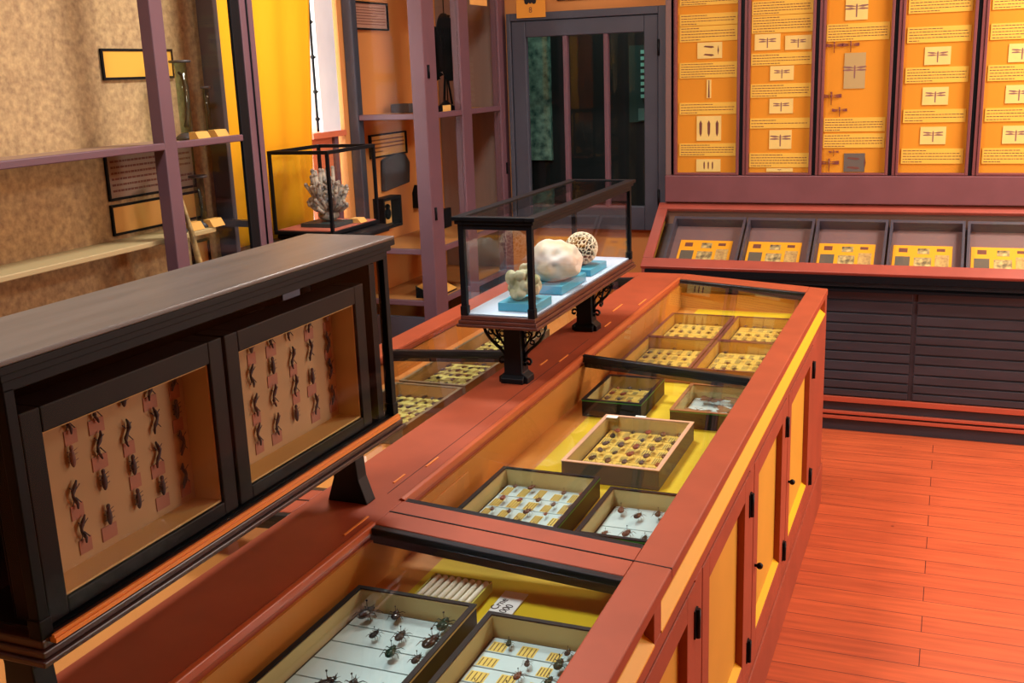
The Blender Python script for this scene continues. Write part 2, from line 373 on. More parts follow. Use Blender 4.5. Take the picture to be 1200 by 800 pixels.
# key slots, splinters of the centre rail as small brass keyhole strips
b = nb()
for (x, y, l_) in ((-1.0, 1.62, .09), (-1.012, 1.97, .06), (-1.035, 1.86, .05), (-1.02, 2.86, .08), (-1.06, 2.80, .06), (-1.0, 3.66, .10), (-1.06, 3.55, .12), (-1.02, 3.3, .07)):
    box(b, x-.002, x+.002, y-l_/2, y+l_/2, .9175, .9200)
tag(obj('rail_inlay', b, mat('pale_orange_wood', (232, 140, 60), .5)), 'thin pale wood slivers let into the red centre rail', 'inlay', kind='stuff')
b = nb(); box(b, -1.0205, -1.0195, 1.78, 3.1, .9178, .9186); tag(obj('rail_crack', b, INKD), 'thin dark seam running along the red centre rail', 'seam', kind='stuff')

# ------------------------------------------------------------------ insects (built once each, copied)
def beetle_mesh(name, mb, L=1.0, wid=.5, mleg=None, horn=False):
    b = nb()
    ball(b, (0, -.18*L, .16), .36*L, (wid*1.35, 1, .42), 10, 7)           # wing cases
    ball(b, (0, .20*L, .16), .2*L, (wid*1.9, .75, .6), 8, 6)
    ball(b, (0, .38*L, .15), .11*L, (1, 1, .7), 8, 5)
    box(b, -.006, .006, -.5*L, .02*L, .30*L*.42+.16-.02, .36*L*.42+.165)
    for s in (-1, 1):
        for y, o in ((.24, .22), (.05, .0), (-.12, -.25)):
            tube(b, [(s*.1, y, .12), (s*(.34), y+o*.4, .17), (s*.46, y+o, .02)], [.025, .02, .01], 5)
        tube(b, [(s*.04, .46*L, .15), (s*.14, .6*L, .18)], [.012, .006], 4)
    if horn: tube(b, [(0, .45, .18), (0, .58, .28)], [.03, .008], 5)
    me = obj(name, b, mb)
    return me
def moth_mesh(name, mb):
    b = nb()
    ball(b, (0, 0, .1), .3, (.28, 1.1, .28), 8, 6)
    for s in (-1, 1):
        for prof in ([(.05, .2), (.55, .42), (.72, .36), (.6, .05), (.45, -.05), (.06, .0)], [(.05, .02), (.45, -.04), (.52, -.25), (.35, -.42), (.2, -.34), (.05, -.15)]):
            prism(b, [(s*x, y) for x, y in prof], .10, .112, 'z')
        tube(b, [(s*.03, .3, .12), (s*.2, .5, .14)], .012, 4)
    return obj(name, b, mb)
BLK = mat('black_beetle_shell', (22, 22, 26), .25, var=.3); BRN = mat('brown_beetle_shell', (92, 48, 30), .35, var=.3, scale=3)
GRN = mat('dark_green_beetle_shell', (24, 58, 48), .2, metal=.3); RUST = mat('rust_red_beetle_shell', (140, 58, 30), .4)
MOTHC = mat('brown_moth_wing', (110, 80, 60), .8, var=.35, scale=5); TANB = mat('dusky_beetle_shell', (70, 54, 58), .4)
KINDS = {'black': BLK, 'brown': BRN, 'green': GRN, 'rust': RUST, 'dusky': TANB}
protos = {}
def place_insect(kind, x, y, z, size, rz, label, cat, group, pin=False):
    key = (kind, pin)
    if key not in protos:
        nm = {'black': 'black_beetle', 'brown': 'brown_beetle', 'green': 'green_beetle', 'rust': 'rust_beetle', 'dusky': 'dusky_beetle', 'moth': 'moth'}[kind]
        o = moth_mesh(nm, MOTHC) if kind == 'moth' else beetle_mesh(nm, KINDS[kind], horn=(kind == 'black'))
        if pin:
            bb = nb(); tube(bb, [(0, .05, -.5), (0, .05, .62)], .014, 5); ball(bb, (0, .05, .64), .045, u=6, v=5); obj('pin', bb, BLACKM, o)
        protos[key] = o; first = True
    else:
        s = protos[key]; o = s.copy(); C.objects.link(o)
        for ch in s.children: c2 = ch.copy(); c2.parent = o; C.objects.link(c2)
    o.location = (x, y, z); o.scale = (size, size, size); o.rotation_euler = (0, 0, rz)
    tag(o, label, cat, group)
    return o

LBLA = mat('ochre_label_slip', (222, 196, 100), .8); LBLW = mat('white_foam_card', (192, 216, 222), .75); LBLY = mat('yellowed_foam_card', (238, 200, 92), .8)
LBLK = mat('brown_print', (96, 70, 40), .8)
def specimen_box(x0, x1, y0, y1, label, rows, cols, shell=BLACK, lining=CREAM, foam=LBLW, kinds=('black', 'brown'), size=.026, z0=ZD+.0018, z1=.851,
                 group='specimen boxes in the glass counters', pin=False, iname='beetle', ilabel='', density=.85, labels=True, rim=None, lidgroup=None, seed=1, tape=None, moths=0):
    rnd = random.Random(seed)
    w = W('specimen_box', label, 'specimen box', ((x0+x1)/2, (y0+y1)/2, z0), group)
    t = .007
    b = nb(); box(b, x0, x1, y0, y1, z0, z0+.006)
    for a in ((x0, x0+t, y0, y1), (x1-t, x1, y0, y1), (x0+t, x1-t, y0, y0+t), (x0+t, x1-t, y1-t, y1)): box(b, *a, z0+.006, z1-.002)
    w.part('case_shell', b, shell, bevel=.0008)
    b = nb()
    for a in ((x0+t, x0+t+.003, y0+t, y1-t), (x1-t-.003, x1-t, y0+t, y1-t), (x0+t+.003, x1-t-.003, y0+t, y0+t+.003), (x0+t+.003, x1-t-.003, y1-t-.003, y1-t)): box(b, *a, z0+.006, z1-.003)
    w.part('lining', b, lining)
    b = nb()
    for a in ((x0-.001, x0+t+.002, y0-.001, y1+.001), (x1-t-.002, x1+.001, y0-.001, y1+.001), (x0+t+.002, x1-t-.002, y0-.001, y0+t+.002), (x0+t+.002, x1-t-.002, y1-t-.002, y1+.001)): box(b, *a, z1-.002, z1)
    w.part('lid_rim', b, rim or shell)
    if tape:
        b = nb(); box(b, x1+.0002, x1+.0012, y0, y1, z1-.0055, z1-.0025); box(b, x0, x1, y0-.0012, y0-.0002, z1-.0055, z1-.0025); w.part('tape_line', b, tape)
    b = nb(); box(b, x0+t+.001, x1-t-.001, y0+t+.001, y1-t-.001, z1-.0045, z1-.003); w.part('lid_glass', b, GLASS)
    b = nb(); box(b, x0+t+.003, x1-t-.003, y0+t+.003, y1-t-.003, z0+.006, z0+.008); w.part('base_paper', b, mat('dark_base_paper', (52, 50, 44), .8))
    ix0, ix1, iy0, iy1 = x0+t+.010, x1-t-.010, y0+t+.010, y1-t-.010
    rh = (iy1-iy0)/rows; zf = z0+.012
    for r in range(rows):
        ya, yb = iy0+r*rh+.0018, iy0+(r+1)*rh-.0018
        b = nb(); box(b, ix0, ix1, ya, yb, z0+.008, zf, 0)
        cw = (ix1-ix0)/cols
        for c in range(cols):
            cx = ix0+cw*(c+.5)
            if labels and rnd.random() < .93:
                lx = cx-cw*.42; lw = cw*rnd.uniform(.4, .62); hh = (yb-ya)*rnd.uniform(.6, .84)
                box(b, lx, lx+lw, ya+.002, ya+.002+hh, zf, zf+.0004, 1)
                n = 4
                for k in range(n):
                    xx = lx+lw*(k+.5)/n; box(b, xx-.0009, xx+.0009, ya+.004, ya+hh-.001, zf+.0004, zf+.0006, 2)
        w.part('card_row', b, [foam, LBLA, LBLK])
        for c in range(cols):
            if rnd.random() > density: continue
            cx = ix0+cw*(c+.5)+cw*.22*(1 if labels else rnd.uniform(-1, 1)*.6); cy = (ya+yb)/2+rnd.uniform(-.12, .12)*rh
            k = rnd.choice(kinds); sz = size*rnd.uniform(.75, 1.3)
            place_insect(k, cx, cy, zf+.006+sz*.1, sz, rnd.uniform(-.35, .35), ilabel, 'insect', iname, pin)
    return w
# --- boxes in the near pane
specimen_box(-.945, -.714, 1.10, 1.525, 'large dark-rimmed box of black beetles at the bottom left of the near pane', 7, 4, kinds=('black', 'black', 'green'), size=.034, pin=True, labels=False, density=.62, seed=3,
             iname='beetles in the left near box', ilabel='black pinned beetle in the dark box at the bottom left of the near pane', tape=mat('cream_tape', (200, 186, 120), .6))
specimen_box(-.684, -.446, 1.10, 1.51, 'dark box with label slips and beetles beside the right rim of the near pane', 8, 4, kinds=('black', 'green', 'brown'), size=.026, pin=True, density=.75, seed=4,
             iname='beetles in the right near box', ilabel='small pinned beetle in the near box beside the right rim', tape=GREENT)
# --- boxes in the middle pane
specimen_box(-.922, -.689, 1.80, 2.155, 'black box of beetles and ochre labels at the front left of the middle pane', 5, 5, kinds=('black', 'brown', 'brown', 'rust'), size=.020, pin=True, density=.8, seed=5,
             iname='insects in the front left box of the middle pane', ilabel='small insect in the front left box of the middle pane', tape=GREENT)
specimen_box(-.649, -.446, 1.857, 2.108, 'small black box of a few beetles beside the right rim of the middle pane', 2, 4, kinds=('black', 'brown'), size=.026, pin=True, labels=False, density=.9, seed=6,
             iname='beetles in the front right box of the middle pane', ilabel='dark beetle on white card in the front right box of the middle pane', tape=GREENT)
GREYB = mat('grey_box_cloth', (74, 72, 72), .6, var=.1)
specimen_box(-.807, -.573, 2.23, 2.59, 'grey specimen box with many beetles in the centre of the middle pane', 6, 5, shell=GREYB, foam=LBLY, kinds=('brown', 'black', 'dusky', 'rust'), size=.026, density=.95, seed=7, rim=mat('pale_pink_rim', (214, 170, 140), .5),
             iname='beetles in the grey centre box', ilabel='brown beetle in the grey box in the centre of the middle pane')
specimen_box(-.912, -.743, 2.70, 2.96, 'small black box of brown insects under the left part of the steel bar', 4, 4, foam=LBLY, kinds=('brown', 'dusky', 'rust'), size=.022, density=.85, seed=8,
             iname='insects in the small black box', ilabel='brown insect in the small black box near the steel bar', tape=GREENT)
specimen_box(-.657, -.446, 2.674, 2.93, 'black box of large brown moths beside the right rim of the middle pane', 2, 2, kinds=('moth',), size=.058, density=1, labels=False, seed=9, rim=mat('rust_rim', (150, 96, 60), .5),
             iname='moths in the right box', ilabel='brown moth with spread wings on white card in the box beside the right rim', tape=GREENT)
# --- four boxes of the far pane
n_ = 0
TANB_ = mat('tan_box_cloth', (160, 96, 60), .6)
for (x0, x1) in ((-.925, -.695), (-.688, -.458)):
    for (y0, y1) in ((3.085, 3.442), (3.45, 3.81)):
        n_ += 1
        pos = {1: 'front left', 2: 'back left', 3: 'front right', 4: 'back right'}[n_]
        specimen_box(x0, x1, y0, y1, 'tan specimen box at the %s of the four in the farthest pane' % pos, 5, 6, rim=mat('dark_tan_rim', (112, 60, 48), .5), shell=TANB_, lining=mat('ochre_lining', (206, 158, 60), .8), foam=LBLY, kinds=('brown', 'dusky', 'black'), size=.019, density=.62, seed=10+n_,
                     iname='insects in the %s far box' % pos, ilabel='tiny insect in the %s box of the farthest pane' % pos)
# --- left half boxes
for i, (y0, y1, pos) in enumerate(((2.34, 2.715, 'nearest'), (2.735, 3.09, 'middle'), (3.10, 3.46, 'farthest'))):
    specimen_box(-1.50, -1.283, y0, y1, '%s tan specimen box in the left side of the counter' % pos, 7, 7, shell=mat('olive_box_cloth', (120, 100, 70), .6), lining=mat('tan_lining', (190, 140, 80), .8), foam=mat('pale_yellow_foam', (226, 212, 120), .8),
                 kinds=('black', 'dusky', 'brown'), size=.021, density=.74, seed=30+i, labels=True, iname='beetles in the %s left box' % pos, ilabel='dark beetle on yellow card in the %s box left of the centre rail' % pos)
# --- small tray of vials, folded card and wall label
w = W('vial_tray', 'small open tray holding a row of white tubes in the near pane', 'tray', (-.80, 1.62, ZD))
b = nb(); x0, x1, y0, y1 = -.862, -.745, 1.575, 1.665
box(b, x0, x1, y0, y1, ZD+.0012, ZD+.004)
for a in ((x0, x0+.003, y0, y1), (x1-.003, x1, y0, y1), (x0+.003, x1-.003, y0, y0+.003), (x0+.003, x1-.003, y1-.003, y1)): box(b, *a, ZD+.004, ZD+.022)
w.part('tray', b, mat('pale_green_card', (200, 196, 96), .7))
for k in range(8):
    b = nb(); x = x0+.010+k*.0138; tube(b, [(x-.002, y0+.001, ZD+.018), (x+.004, y1-.012, ZD+.022)], .0055, 10)
    tag(obj('specimen_tube', b, mat('cream_tube', (255, 250, 225), .5)), 'cream specimen tube lying in the small tray of the near pane', 'tube', 'tubes in the small tray')
# handwritten card
w = W('name_card', 'white handwritten card lying behind the right near box', 'card', (-.66, 1.56, ZD))
b = nb(); box(b, -.722, -.676, 1.53, 1.672, ZD+.0012, ZD+.004); w.part('card', b, WHITE, bevel=.0008)
def word(s, x, y, z, size, rz, m, parent_w, name='lettering'):
    cu = bpy.data.curves.new(name, 'FONT'); cu.body = s; cu.size = size; cu.extrude = .0002; cu.align_x = 'CENTER'
    o = bpy.data.objects.new(name, cu); C.objects.link(o)
    dg = bpy.context.evaluated_depsgraph_get(); me = bpy.data.meshes.new_from_object(o.evaluated_get(dg)); bpy.data.objects.remove(o)
    o = bpy.data.objects.new(name, me); C.objects.link(o); me.materials.clear(); me.materials.append(m)
    o.parent = parent_w.o; o.location = Vector((x, y, z)) - parent_w.off; o.rotation_euler = (0, 0, rz)
    return o
word('Crne', -.706, 1.618, ZD+.0045, .021, R(78), INKD, w); word('1000', -.688, 1.600, ZD+.0045, .021, R(78), INKD, w)
b = nb(); box(b, XI_R+.0065, XI_R+.010, 1.80, 2.05, .826, .872); o = obj('wall_label', b, mat('amber_label_card', (206, 140, 66), .6)); tag(o, 'amber label card leaning on the inner wall of the middle pane', 'label')
b = nb(); box(b, -.728, -.70, 2.585, 2.597, .8515, .8525); box(b, -.80, -.77, 2.56, 2.58, .8515, .8525); tag(obj('paper_tag', b, WHITE), 'tiny white paper tag on the corner of the grey centre box', 'tag')

# ------------------------------------------------------------------ coral case on the rail
def glazed_case(y0, y1, x0, x1, zb, ztp, feet, label, top_solid, gm=None, cat='glass case', ov=.012, mold=MOLD):
    w = W('glass_case', label, cat, ((x0+x1)/2, (y0+y1)/2, .918))
    b = nb()   # stepped base moulding
    box(b, x0-ov, x1+ov, y0-ov, y1+ov, zb, zb+.008); box(b, x0-ov*.6, x1+ov*.6, y0-ov*.6, y1+ov*.6, zb+.008, zb+.018)
    box(b, x0-ov*.2, x1+ov*.2, y0-ov*.2, y1+ov*.2, zb+.018, zb+.030)
    w.part('base_moulding', b, mold, bevel=.002)
    pw = .016
    for xx in (x0, x1-pw):
        for yy in (y0, y1-pw):
            b = nb(); box(b, xx, xx+pw, yy, yy+pw, zb+.03, ztp-.03); box(b, xx-.002, xx+pw+.002, yy-.002, yy+pw+.002, zb+.03, zb+.055); w.part('corner_post', b, DARKW, bevel=.0015)
    b = nb()
    o1 = ov
    for (dz0, dz1, o) in ((-.034, -.02, 0), (-.02, -.010, o1*.5), (-.010, 0, o1)):
        for a in ((x0-o, x0+pw, y0-o, y1+o), (x1-pw, x1+o, y0-o, y1+o), (x0+pw, x1-pw, y0-o, y0+pw), (x0+pw, x1-pw, y1-pw, y1+o)): box(b, *a, ztp+dz0, ztp+dz1)
    w.part('cornice', b, DARKW, bevel=.0012)
    g = .006
    for a in ((x0+g, x0+g+.002, y0+pw, y1-pw), (x1-g-.002, x1-g, y0+pw, y1-pw), (x0+pw, x1-pw, y0+g, y0+g+.002), (x0+pw, x1-pw, y1-g-.002, y1-g)):
        b = nb(); box(b, *a, zb+.03, ztp-.034); w.part('glass_pane', b, gm or GLASS2)
    b = nb()
    if top_solid:
        box(b, x0-ov, x1+ov, y0-ov, y1+ov, ztp, ztp+.007); w.part('top_board', b, DARKTOP, bevel=.002)
    else:
        box(b, x0+pw, x1-pw, y0+pw, y1-pw, ztp-.006, ztp-.003); w.part('top_glass', b, GLASS2)
    return w
cc = glazed_case(2.51, 3.43, -1.178, -.972, 1.088, 1.38, None, 'long glazed coral case with black legs standing on the red centre rail', False)
b = nb(); box(b, -1.172, -.978, 2.516, 3.424, 1.118, 1.122); cc.part('floor_sheet', b, mat('blue_white_sheet', (190, 212, 236), .6))
def leg(w, yf, th, xc=-1.068, ztop=1.088, style='column'):
    b = nb(); z0 = .918
    if style == 'column':
        prism(b, [(xc-.042, z0), (xc+.042, z0), (xc+.042, z0+.016), (xc+.026, z0+.028), (xc+.024, ztop), (xc-.024, ztop), (xc-.026, z0+.028), (xc-.042, z0+.016)], yf, yf+th, 'y')
        prism(b, [(yf-.012, z0), (yf+th+.02, z0), (yf+th+.02, z0+.014), (yf+th, z0+.022), (yf, z0+.022), (yf-.012, z0+.014)], xc-.032, xc+.032, 'x')
    else:
        prism(b, [(xc-.045, z0), (xc+.045, z0), (xc+.028, z0+.05), (xc+.024, z0+.1), (xc+.03, ztop), (xc-.03, ztop), (xc-.024, z0+.1), (xc-.028, z0+.05)], yf, yf+th, 'y')
    o = w.part('leg', b, BLACKM, bevel=.002)
    return o
def bracket(w, lg, yf, side, xc=-1.068, ztop=1.088):
    """openwork scroll bracket, side = +-1 in x"""
    b = nb(); x = xc+side*.023; zt_ = ztop-.002
    P = lambda u, v: (x+side*u, yf, zt_-v)
    def curve(pts, r, seg=6): tube(b, [P(*p) for p in pts], r, seg)
    curve([(0, 0), (.068, 0)], .0045)
    curve([(.068, .001), (.067, .016), (.061, .034), (.049, .052), (.034, .066), (.019, .078), (.007, .092), (.003, .104)], .0046)
    curve([(.003, 0), (.003, .104)], .004)
    curve([(.002, .075), (.018, .052), (.028, .034), (.032, .012)], .0032)
    curve([(.020, .050), (.036, .040), (.050, .022), (.053, .004)], .003)
    curve([(.028, .034), (.018, .024), (.012, .008)], .003)
    for cu, cv, r in ((.020, .014, .008), (.042, .013, .008), (.013, .036, .007), (.046, .032, .007), (.028, .056, .006)):
        curve([(cu+r*math.cos(q*.63), cv+r*math.sin(q*.63)) for q in range(11)], .0024, 5)
    curve([(.016+(.013-.0008*q)*math.cos(2.2+q*.6), .112+(.013-.0008*q)*math.sin(2.2+q*.6)) for q in range(13)], .0038, 6)
    w.part('scroll_bracket', b, BLACKM, lg)
for yf in (2.585, 3.20):
    lg = leg(cc, yf, .05)
    for s in (-1, 1): bracket(cc, lg, yf+.02, s)
for zy in (3.255,):
    b = nb()
    tube(b, [(-1.03, zy+.01+.1*t/8, 1.085-.085*(1-math.sin(t/8*math.pi/2))) for t in range(9)], .004, 6)
    tube(b, [(-1.03, zy+.012+.014*math.cos(q*.6), 1.0+.012*math.sin(q*.6)) for q in range(11)], .004, 5)
    cc.part('scroll_bracket', b, BLACKM)
def blk(x0, x1, y0, y1, z0, z1, label):
    b = nb(); box(b, x0, x1, y0, y1, z0, z1)
    o = obj('display_block', b, [TURQ], bevel=.0015); tag(o, label, 'block', 'turquoise blocks under the corals'); return o
blk(-1.095, -.985, 2.562, 2.68, 1.1225, 1.145, 'front turquoise block under the lumpy coral')
blk(-1.105, -.995, 2.79, 3.01, 1.1225, 1.148, 'middle turquoise block under the big white coral')
blk(-1.09, -1.0, 3.07, 3.235, 1.1225, 1.144, 'back turquoise block under the netted round coral')
def remesh(o, vs, dec=None):
    m = o.modifiers.new('remesh', 'REMESH'); m.mode = 'VOXEL'; m.voxel_size = vs; m.use_smooth_shade = True
    s = o.modifiers.new('smooth', 'SMOOTH'); s.iterations = 3; s.factor = .5
CORALA = mat('cream_lumpy_coral', (212, 212, 184), .7, col2=(128, 136, 92), scale=26, bump=.2)
CORALB = mat('white_smooth_coral', (212, 226, 230), .65, col2=(206, 166, 100), scale=10, bump=.15)
rnd = random.Random(5)
b = nb(); cx, cy, cz = -1.043, 2.62, 1.19
ball(b, (cx, cy, cz), .034, (1.1, 1, 1))
for k in range(22):
    a = rnd.uniform(0, 2*math.pi); h = rnd.uniform(-.034, .034); rr = math.sqrt(max(.0004, 1-(h/.045)**2))*.037
    ball(b, (cx+rr*math.cos(a), cy+rr*math.sin(a), cz+h), rnd.uniform(.010, .019), (1, 1, rnd.uniform(.7, 1.3)))
o = obj('lumpy_coral', b, CORALA); remesh(o, .0025); tag(o, 'small knobbly cream coral on the front turquoise block', 'coral')
b = nb(); bmesh.ops.create_icosphere(b, subdivisions=5, radius=1)
for v in b.verts:
    d = v.co.normalized(); n1 = noise.noise(d*1.3+Vector((3, 1, 5)))*.16+noise.noise(d*3+Vector((2, 2, 2)))*.06
    n1 -= .16*math.exp(-((d-Vector((.35, -.9, -.05)).normalized()).length/.16)**2)
    v.co = d*(1+n1); v.co.x *= .072; v.co.y *= .092; v.co.z *= .062
    if v.co.z < -.05: v.co.z = -.05
for f in b.faces: f.smooth = True
b.transform(Matrix.Translation((-1.048, 2.895, 1.1995)))
tag(obj('white_coral', b, CORALB), 'big smooth white boulder coral on the middle turquoise block', 'coral')
b = nb(); bmesh.ops.create_icosphere(b, subdivisions=6, radius=1)
seeds = []
for i in range(200):
    zz = 1-2*(i+.5)/200; a = i*2.399963+rnd.uniform(-.25, .25); q = math.sqrt(1-zz*zz); seeds.append(Vector((q*math.cos(a), q*math.sin(a), zz+rnd.uniform(-.04, .04))).normalized())
for v in b.verts:
    d = v.co.normalized(); ds = sorted((d-s).length_squared for s in seeds)[:2]
    e = math.sqrt(ds[1])-math.sqrt(ds[0]); t = min(1, max(0, (e-.035)/.03)); v.co = d*(1-.16*t)
for f in b.faces:
    f.smooth = True; f.material_index = 1 if f.calc_center_median().length < .925 else 0
b.transform(Matrix.Translation((-1.055, 3.15, 1.196)) @ Matrix.Scale(.0515, 4))
tag(obj('netted_coral', b, [mat('cream_net_coral', (240, 226, 196), .7), mat('brown_coral_pit', (48, 28, 20), .9)]), 'round cream coral with a net of dark pits on the back block', 'coral')

# ------------------------------------------------------------------ tall dark case in the left foreground
tc_ = glazed_case(.86, 1.77, -1.15, -.980, 1.065, 1.438, None, 'long dark glazed case of insect frames on the centre rail in the left foreground', True, gm=GLASSL, mold=mat('worn_dark_moulding', (60, 38, 38), .3, var=.3, scale=12))
b = nb(); box(b, -.983, -.968, .87, 1.76, 1.088, 1.094); box(b, -.974, -.970, .87, 1.76, 1.094, 1.099); tc_.part('moulding_bead', b, mat('orange_edge_highlight', (232, 142, 60), .3))  # bright orange strip paints the warm highlight along the moulding
b = nb(); box(b, -1.144, -.986, .876, 1.754, 1.0955, 1.099); tc_.part('floor_board', b, DARKW)
b = nb(); X0, X1 = -1.138, -1.130
box(b, X0, X1, .876, 1.754, 1.0995, 1.331); box(b, X0, X1, .876, 1.754, 1.362, 1.404)
for a, c in ((.876, 1.525), (1.592, 1.637), (1.706, 1.754)): box(b, X0, X1, a, c, 1.331, 1.362)
box(b, X0, X1, 1.525, 1.592, 1.343, 1.362)
tc_.part('back_board', b, DARKW)
b = nb(); box(b, -1.12, -.99, 1.715, 1.735, 1.0995, 1.40); tc_.part('inner_end_board', b, DARKW)
for yf in (1.715, .90): leg(tc_, yf, .035, -1.075, 1.065, 'flare')
FR_IN = mat('brown_mount_card', (184, 148, 108), .8, var=.12, scale=5)
def insect_frame(y0, y1, label, idx):
    z0, z1 = 1.100, 1.371; x1 = -.990; x0 = -1.045
    w = W('insect_display_box', label, 'insect display', (x0, (y0+y1)/2, z0), 'insect frames in the tall dark case')
    t = .032
    b = nb()
    tb, tt = .022, .033
    for a in ((y0, y0+t, z0, z1), (y1-t, y1, z0, z1), (y0+t, y1-t, z0, z0+tb), (y0+t, y1-t, z1-tt, z1)): box(b, x0, x1, *a)
    box(b, x0-.004, x0, y0, y1, z0, z1)
    w.part('frame', b, BLACK, bevel=.002)
    b = nb(); box(b, x0, x0+.004, y0+t, y1-t, z0+tb, z1-tt); w.part('mount_board', b, FR_IN)
    b = nb()
    for a in ((y0+t, y0+t+.003, z0+tb, z1-tt), (y1-t-.003, y1-t, z0+tb, z1-tt), (y0+t+.003, y1-t-.003, z0+tb, z0+tb+.003), (y0+t+.003, y1-t-.003, z1-tt-.003, z1-tt)): box(b, x0+.004, x1-.006, *a)
    w.part('liner', b, mat('tan_liner', (214, 176, 112), .7))
    b = nb(); box(b, x1-.005, x1-.003, y0+t, y1-t, z0+tb, z1-tt); w.part('frame_glass', b, GLASSL)
    # specimens and labels on the mount board
    rnd = random.Random(40+idx); nc, nr = 6, 4
    for c in range(nc):
        for r in range(nr):
            y = y0+t+.03+(y1-y0-2*t-.055)*c/(nc-1)+rnd.uniform(-.004, .004); z = z0+t+.03+(z1-z0-2*t-.055)*r/(nr-1)
            kind = rnd.choice(['stick', 'stick', 'oval', 'oval2'])
            bb = nb(); xx = x0+.006
            if kind == 'stick':
                pts = [(xx+.003, (k-3)*.0005+.004*math.sin(k*1.1+c), -.019+.0065*k) for k in range(7)]
                tube(bb, pts, [.0012, .0022, .0030, .0022, .0034, .0026, .0012], 6)
                for s in (-1, 1):
                    tube(bb, [(xx+.003, 0, .006), (xx+.004, s*.009, .014)], .0008, 4); tube(bb, [(xx+.003, 0, -.002), (xx+.004, s*.008, -.012)], .0008, 4)
            else:
                ball(bb, (xx+.003, 0, 0), .013, (.25, .36, 1), 8, 8); ball(bb, (xx+.003, 0, .014), .004, (.6, 1, 1), 6, 5)
                for s in (-1, 1):
                    for q in (-.006, .002, .008): tube(bb, [(xx+.003, 0, q), (xx+.004, s*.009, q+.003)], .0006, 4)
            o = obj('stick_insect' if kind == 'stick' else 'pinned_beetle', bb, mat('dusky_specimen', (64, 44, 52), .7, var=.3) if kind != 'oval2' else mat('faded_specimen', (120, 78, 70), .7))
            o.location = (0, y, z+.008)
            tag(o, ('thin twig-like insect' if kind == 'stick' else 'oval dark insect')+(' pinned in the right frame of the tall dark case' if idx else ' pinned in the left frame of the tall dark case'), 'insect', ('specimens in the right frame' if idx else 'specimens in the left frame')+(' stick' if kind == 'stick' else ' oval'))
            if (c+r) % 3 != 0:
                bb = nb(); box(bb, x0+.0042, x0+.0052, y-.013+(c%2)*.006, y+.015, z-.026, z-.006); w.part('label_slip', bb, mat('mauve_label_slip', (168, 110, 92), .8))
insect_frame(1.275, 1.690, 'black insect frame with rows of pinned specimens, the right one in the tall dark case', 1)
insect_frame(.885, 1.268, 'black insect frame, the left one in the tall dark case', 0)

# ------------------------------------------------------------------ cabinets on the left wall
CX = -2.24
def shelf_case(name, label, x0, x1, y0, y1, z1, shelves, post=.065, frontmids=(), sidemids=(), zb=0.0, base=.62, back=True):
    w = W(name, label, 'cabinet', ((x0+x1)/2, (y0+y1)/2, 0))
    return w
# cabinet A: back left corner
wA = W('display_cabinet', 'tall maroon glass-fronted corner cabinet, tinted as in cool light, holding dark sea fans on a shelf', 'cabinet', (-2.44, 4.98, 0))
AY0, AY1, AX0 = 4.50, 5.495, -2.648
b = nb(); box(b, CX-.07, CX, AY0, AY0+.13, .0, 2.75); wA.part('corner_post', b, [MAUVE], bevel=.004)
b = nb(); box(b, AX0, AX0+.05, AY0, AY0+.05, 0, 2.75); wA.part('wall_post', b, SLATE, bevel=.003)
b = nb(); box(b, CX-.045, CX, 4.90, 5.01, 0, 2.75); wA.part('side_post', b, MAUVE, bevel=.004)
b = nb(); box(b, CX-.045, CX, 5.39, AY1, 0, 2.75); wA.part('side_post', b, MAUVE, bevel=.004)
b = nb(); box(b, AX0, CX, AY0, AY1, 2.75, 2.8); box(b, AX0+.05, CX-.07, AY0, AY0+.03, 2.6, 2.75); box(b, CX-.03, CX, AY0+.13, 5.39, 2.6, 2.75); wA.part('top_rail', b, MAUVE)
b = nb(); box(b, AX0+.05, CX-.07, AY0+.01, AY0+.03, 0, .60); box(b, CX-.03, CX-.01, AY0+.13, 4.90, 0, .60); box(b, CX-.03, CX-.01, 5.01, 5.39, 0, .60); wA.part('base_panel', b, SLATE)
for z in (1.56, .93, .68):
    b = nb(); box(b, AX0+.002, CX-.02, AY0+.03, AY1-.01, z-.018, z-.004); wA.part('shelf', b, mat('shelf_paint', (186, 128, 70), .6))
    b = nb(); box(b, AX0+.05, CX-.07, AY0+.004, AY0+.026, z-.022, z+.004); box(b, CX-.022, CX-.002, AY0+.13, 4.90, z-.022, z+.004); box(b, CX-.022, CX-.002, 5.01, 5.39, z-.022, z+.004)
    wA.part('shelf_edge', b, MAUVE, bevel=.003)
b = nb(); box(b, AX0+.05, CX-.07, AY0+.014, AY0+.017, .6, 2.6); wA.part('glass_pane', b, GLASSL)
b = nb(); box(b, CX-.014, CX-.011, AY0+.13, 4.90, .6, 2.6); wA.part('glass_pane', b, GLASSL)
b = nb(); box(b, CX-.014, CX-.011, 5.01, 5.39, .6, 2.6); wA.part('glass_pane', b, GLASSL)
b = nb(); box(b, AX0, CX-.045, AY1-.006, AY1, .6, 2.6); wA.part('back_board', b, mat('mauve_grey_board', (142, 118, 108), .7, var=.12, scale=3, stretch=(6, 1, .6)))
for z in (1.10, 1.75):
    b = nb(); box(b, CX, CX+.004, 4.53, 4.55, z-.03, z+.03); tube(b, [(CX+.005, 4.54, z-.03), (CX+.005, 4.54, z+.03)], .004); wA.part('hinge', b, BLACKM)
b = nb(); box(b, CX, CX+.004, 5.43, 5.45, 1.20, 1.26); wA.part('lock', b, BLACKM)
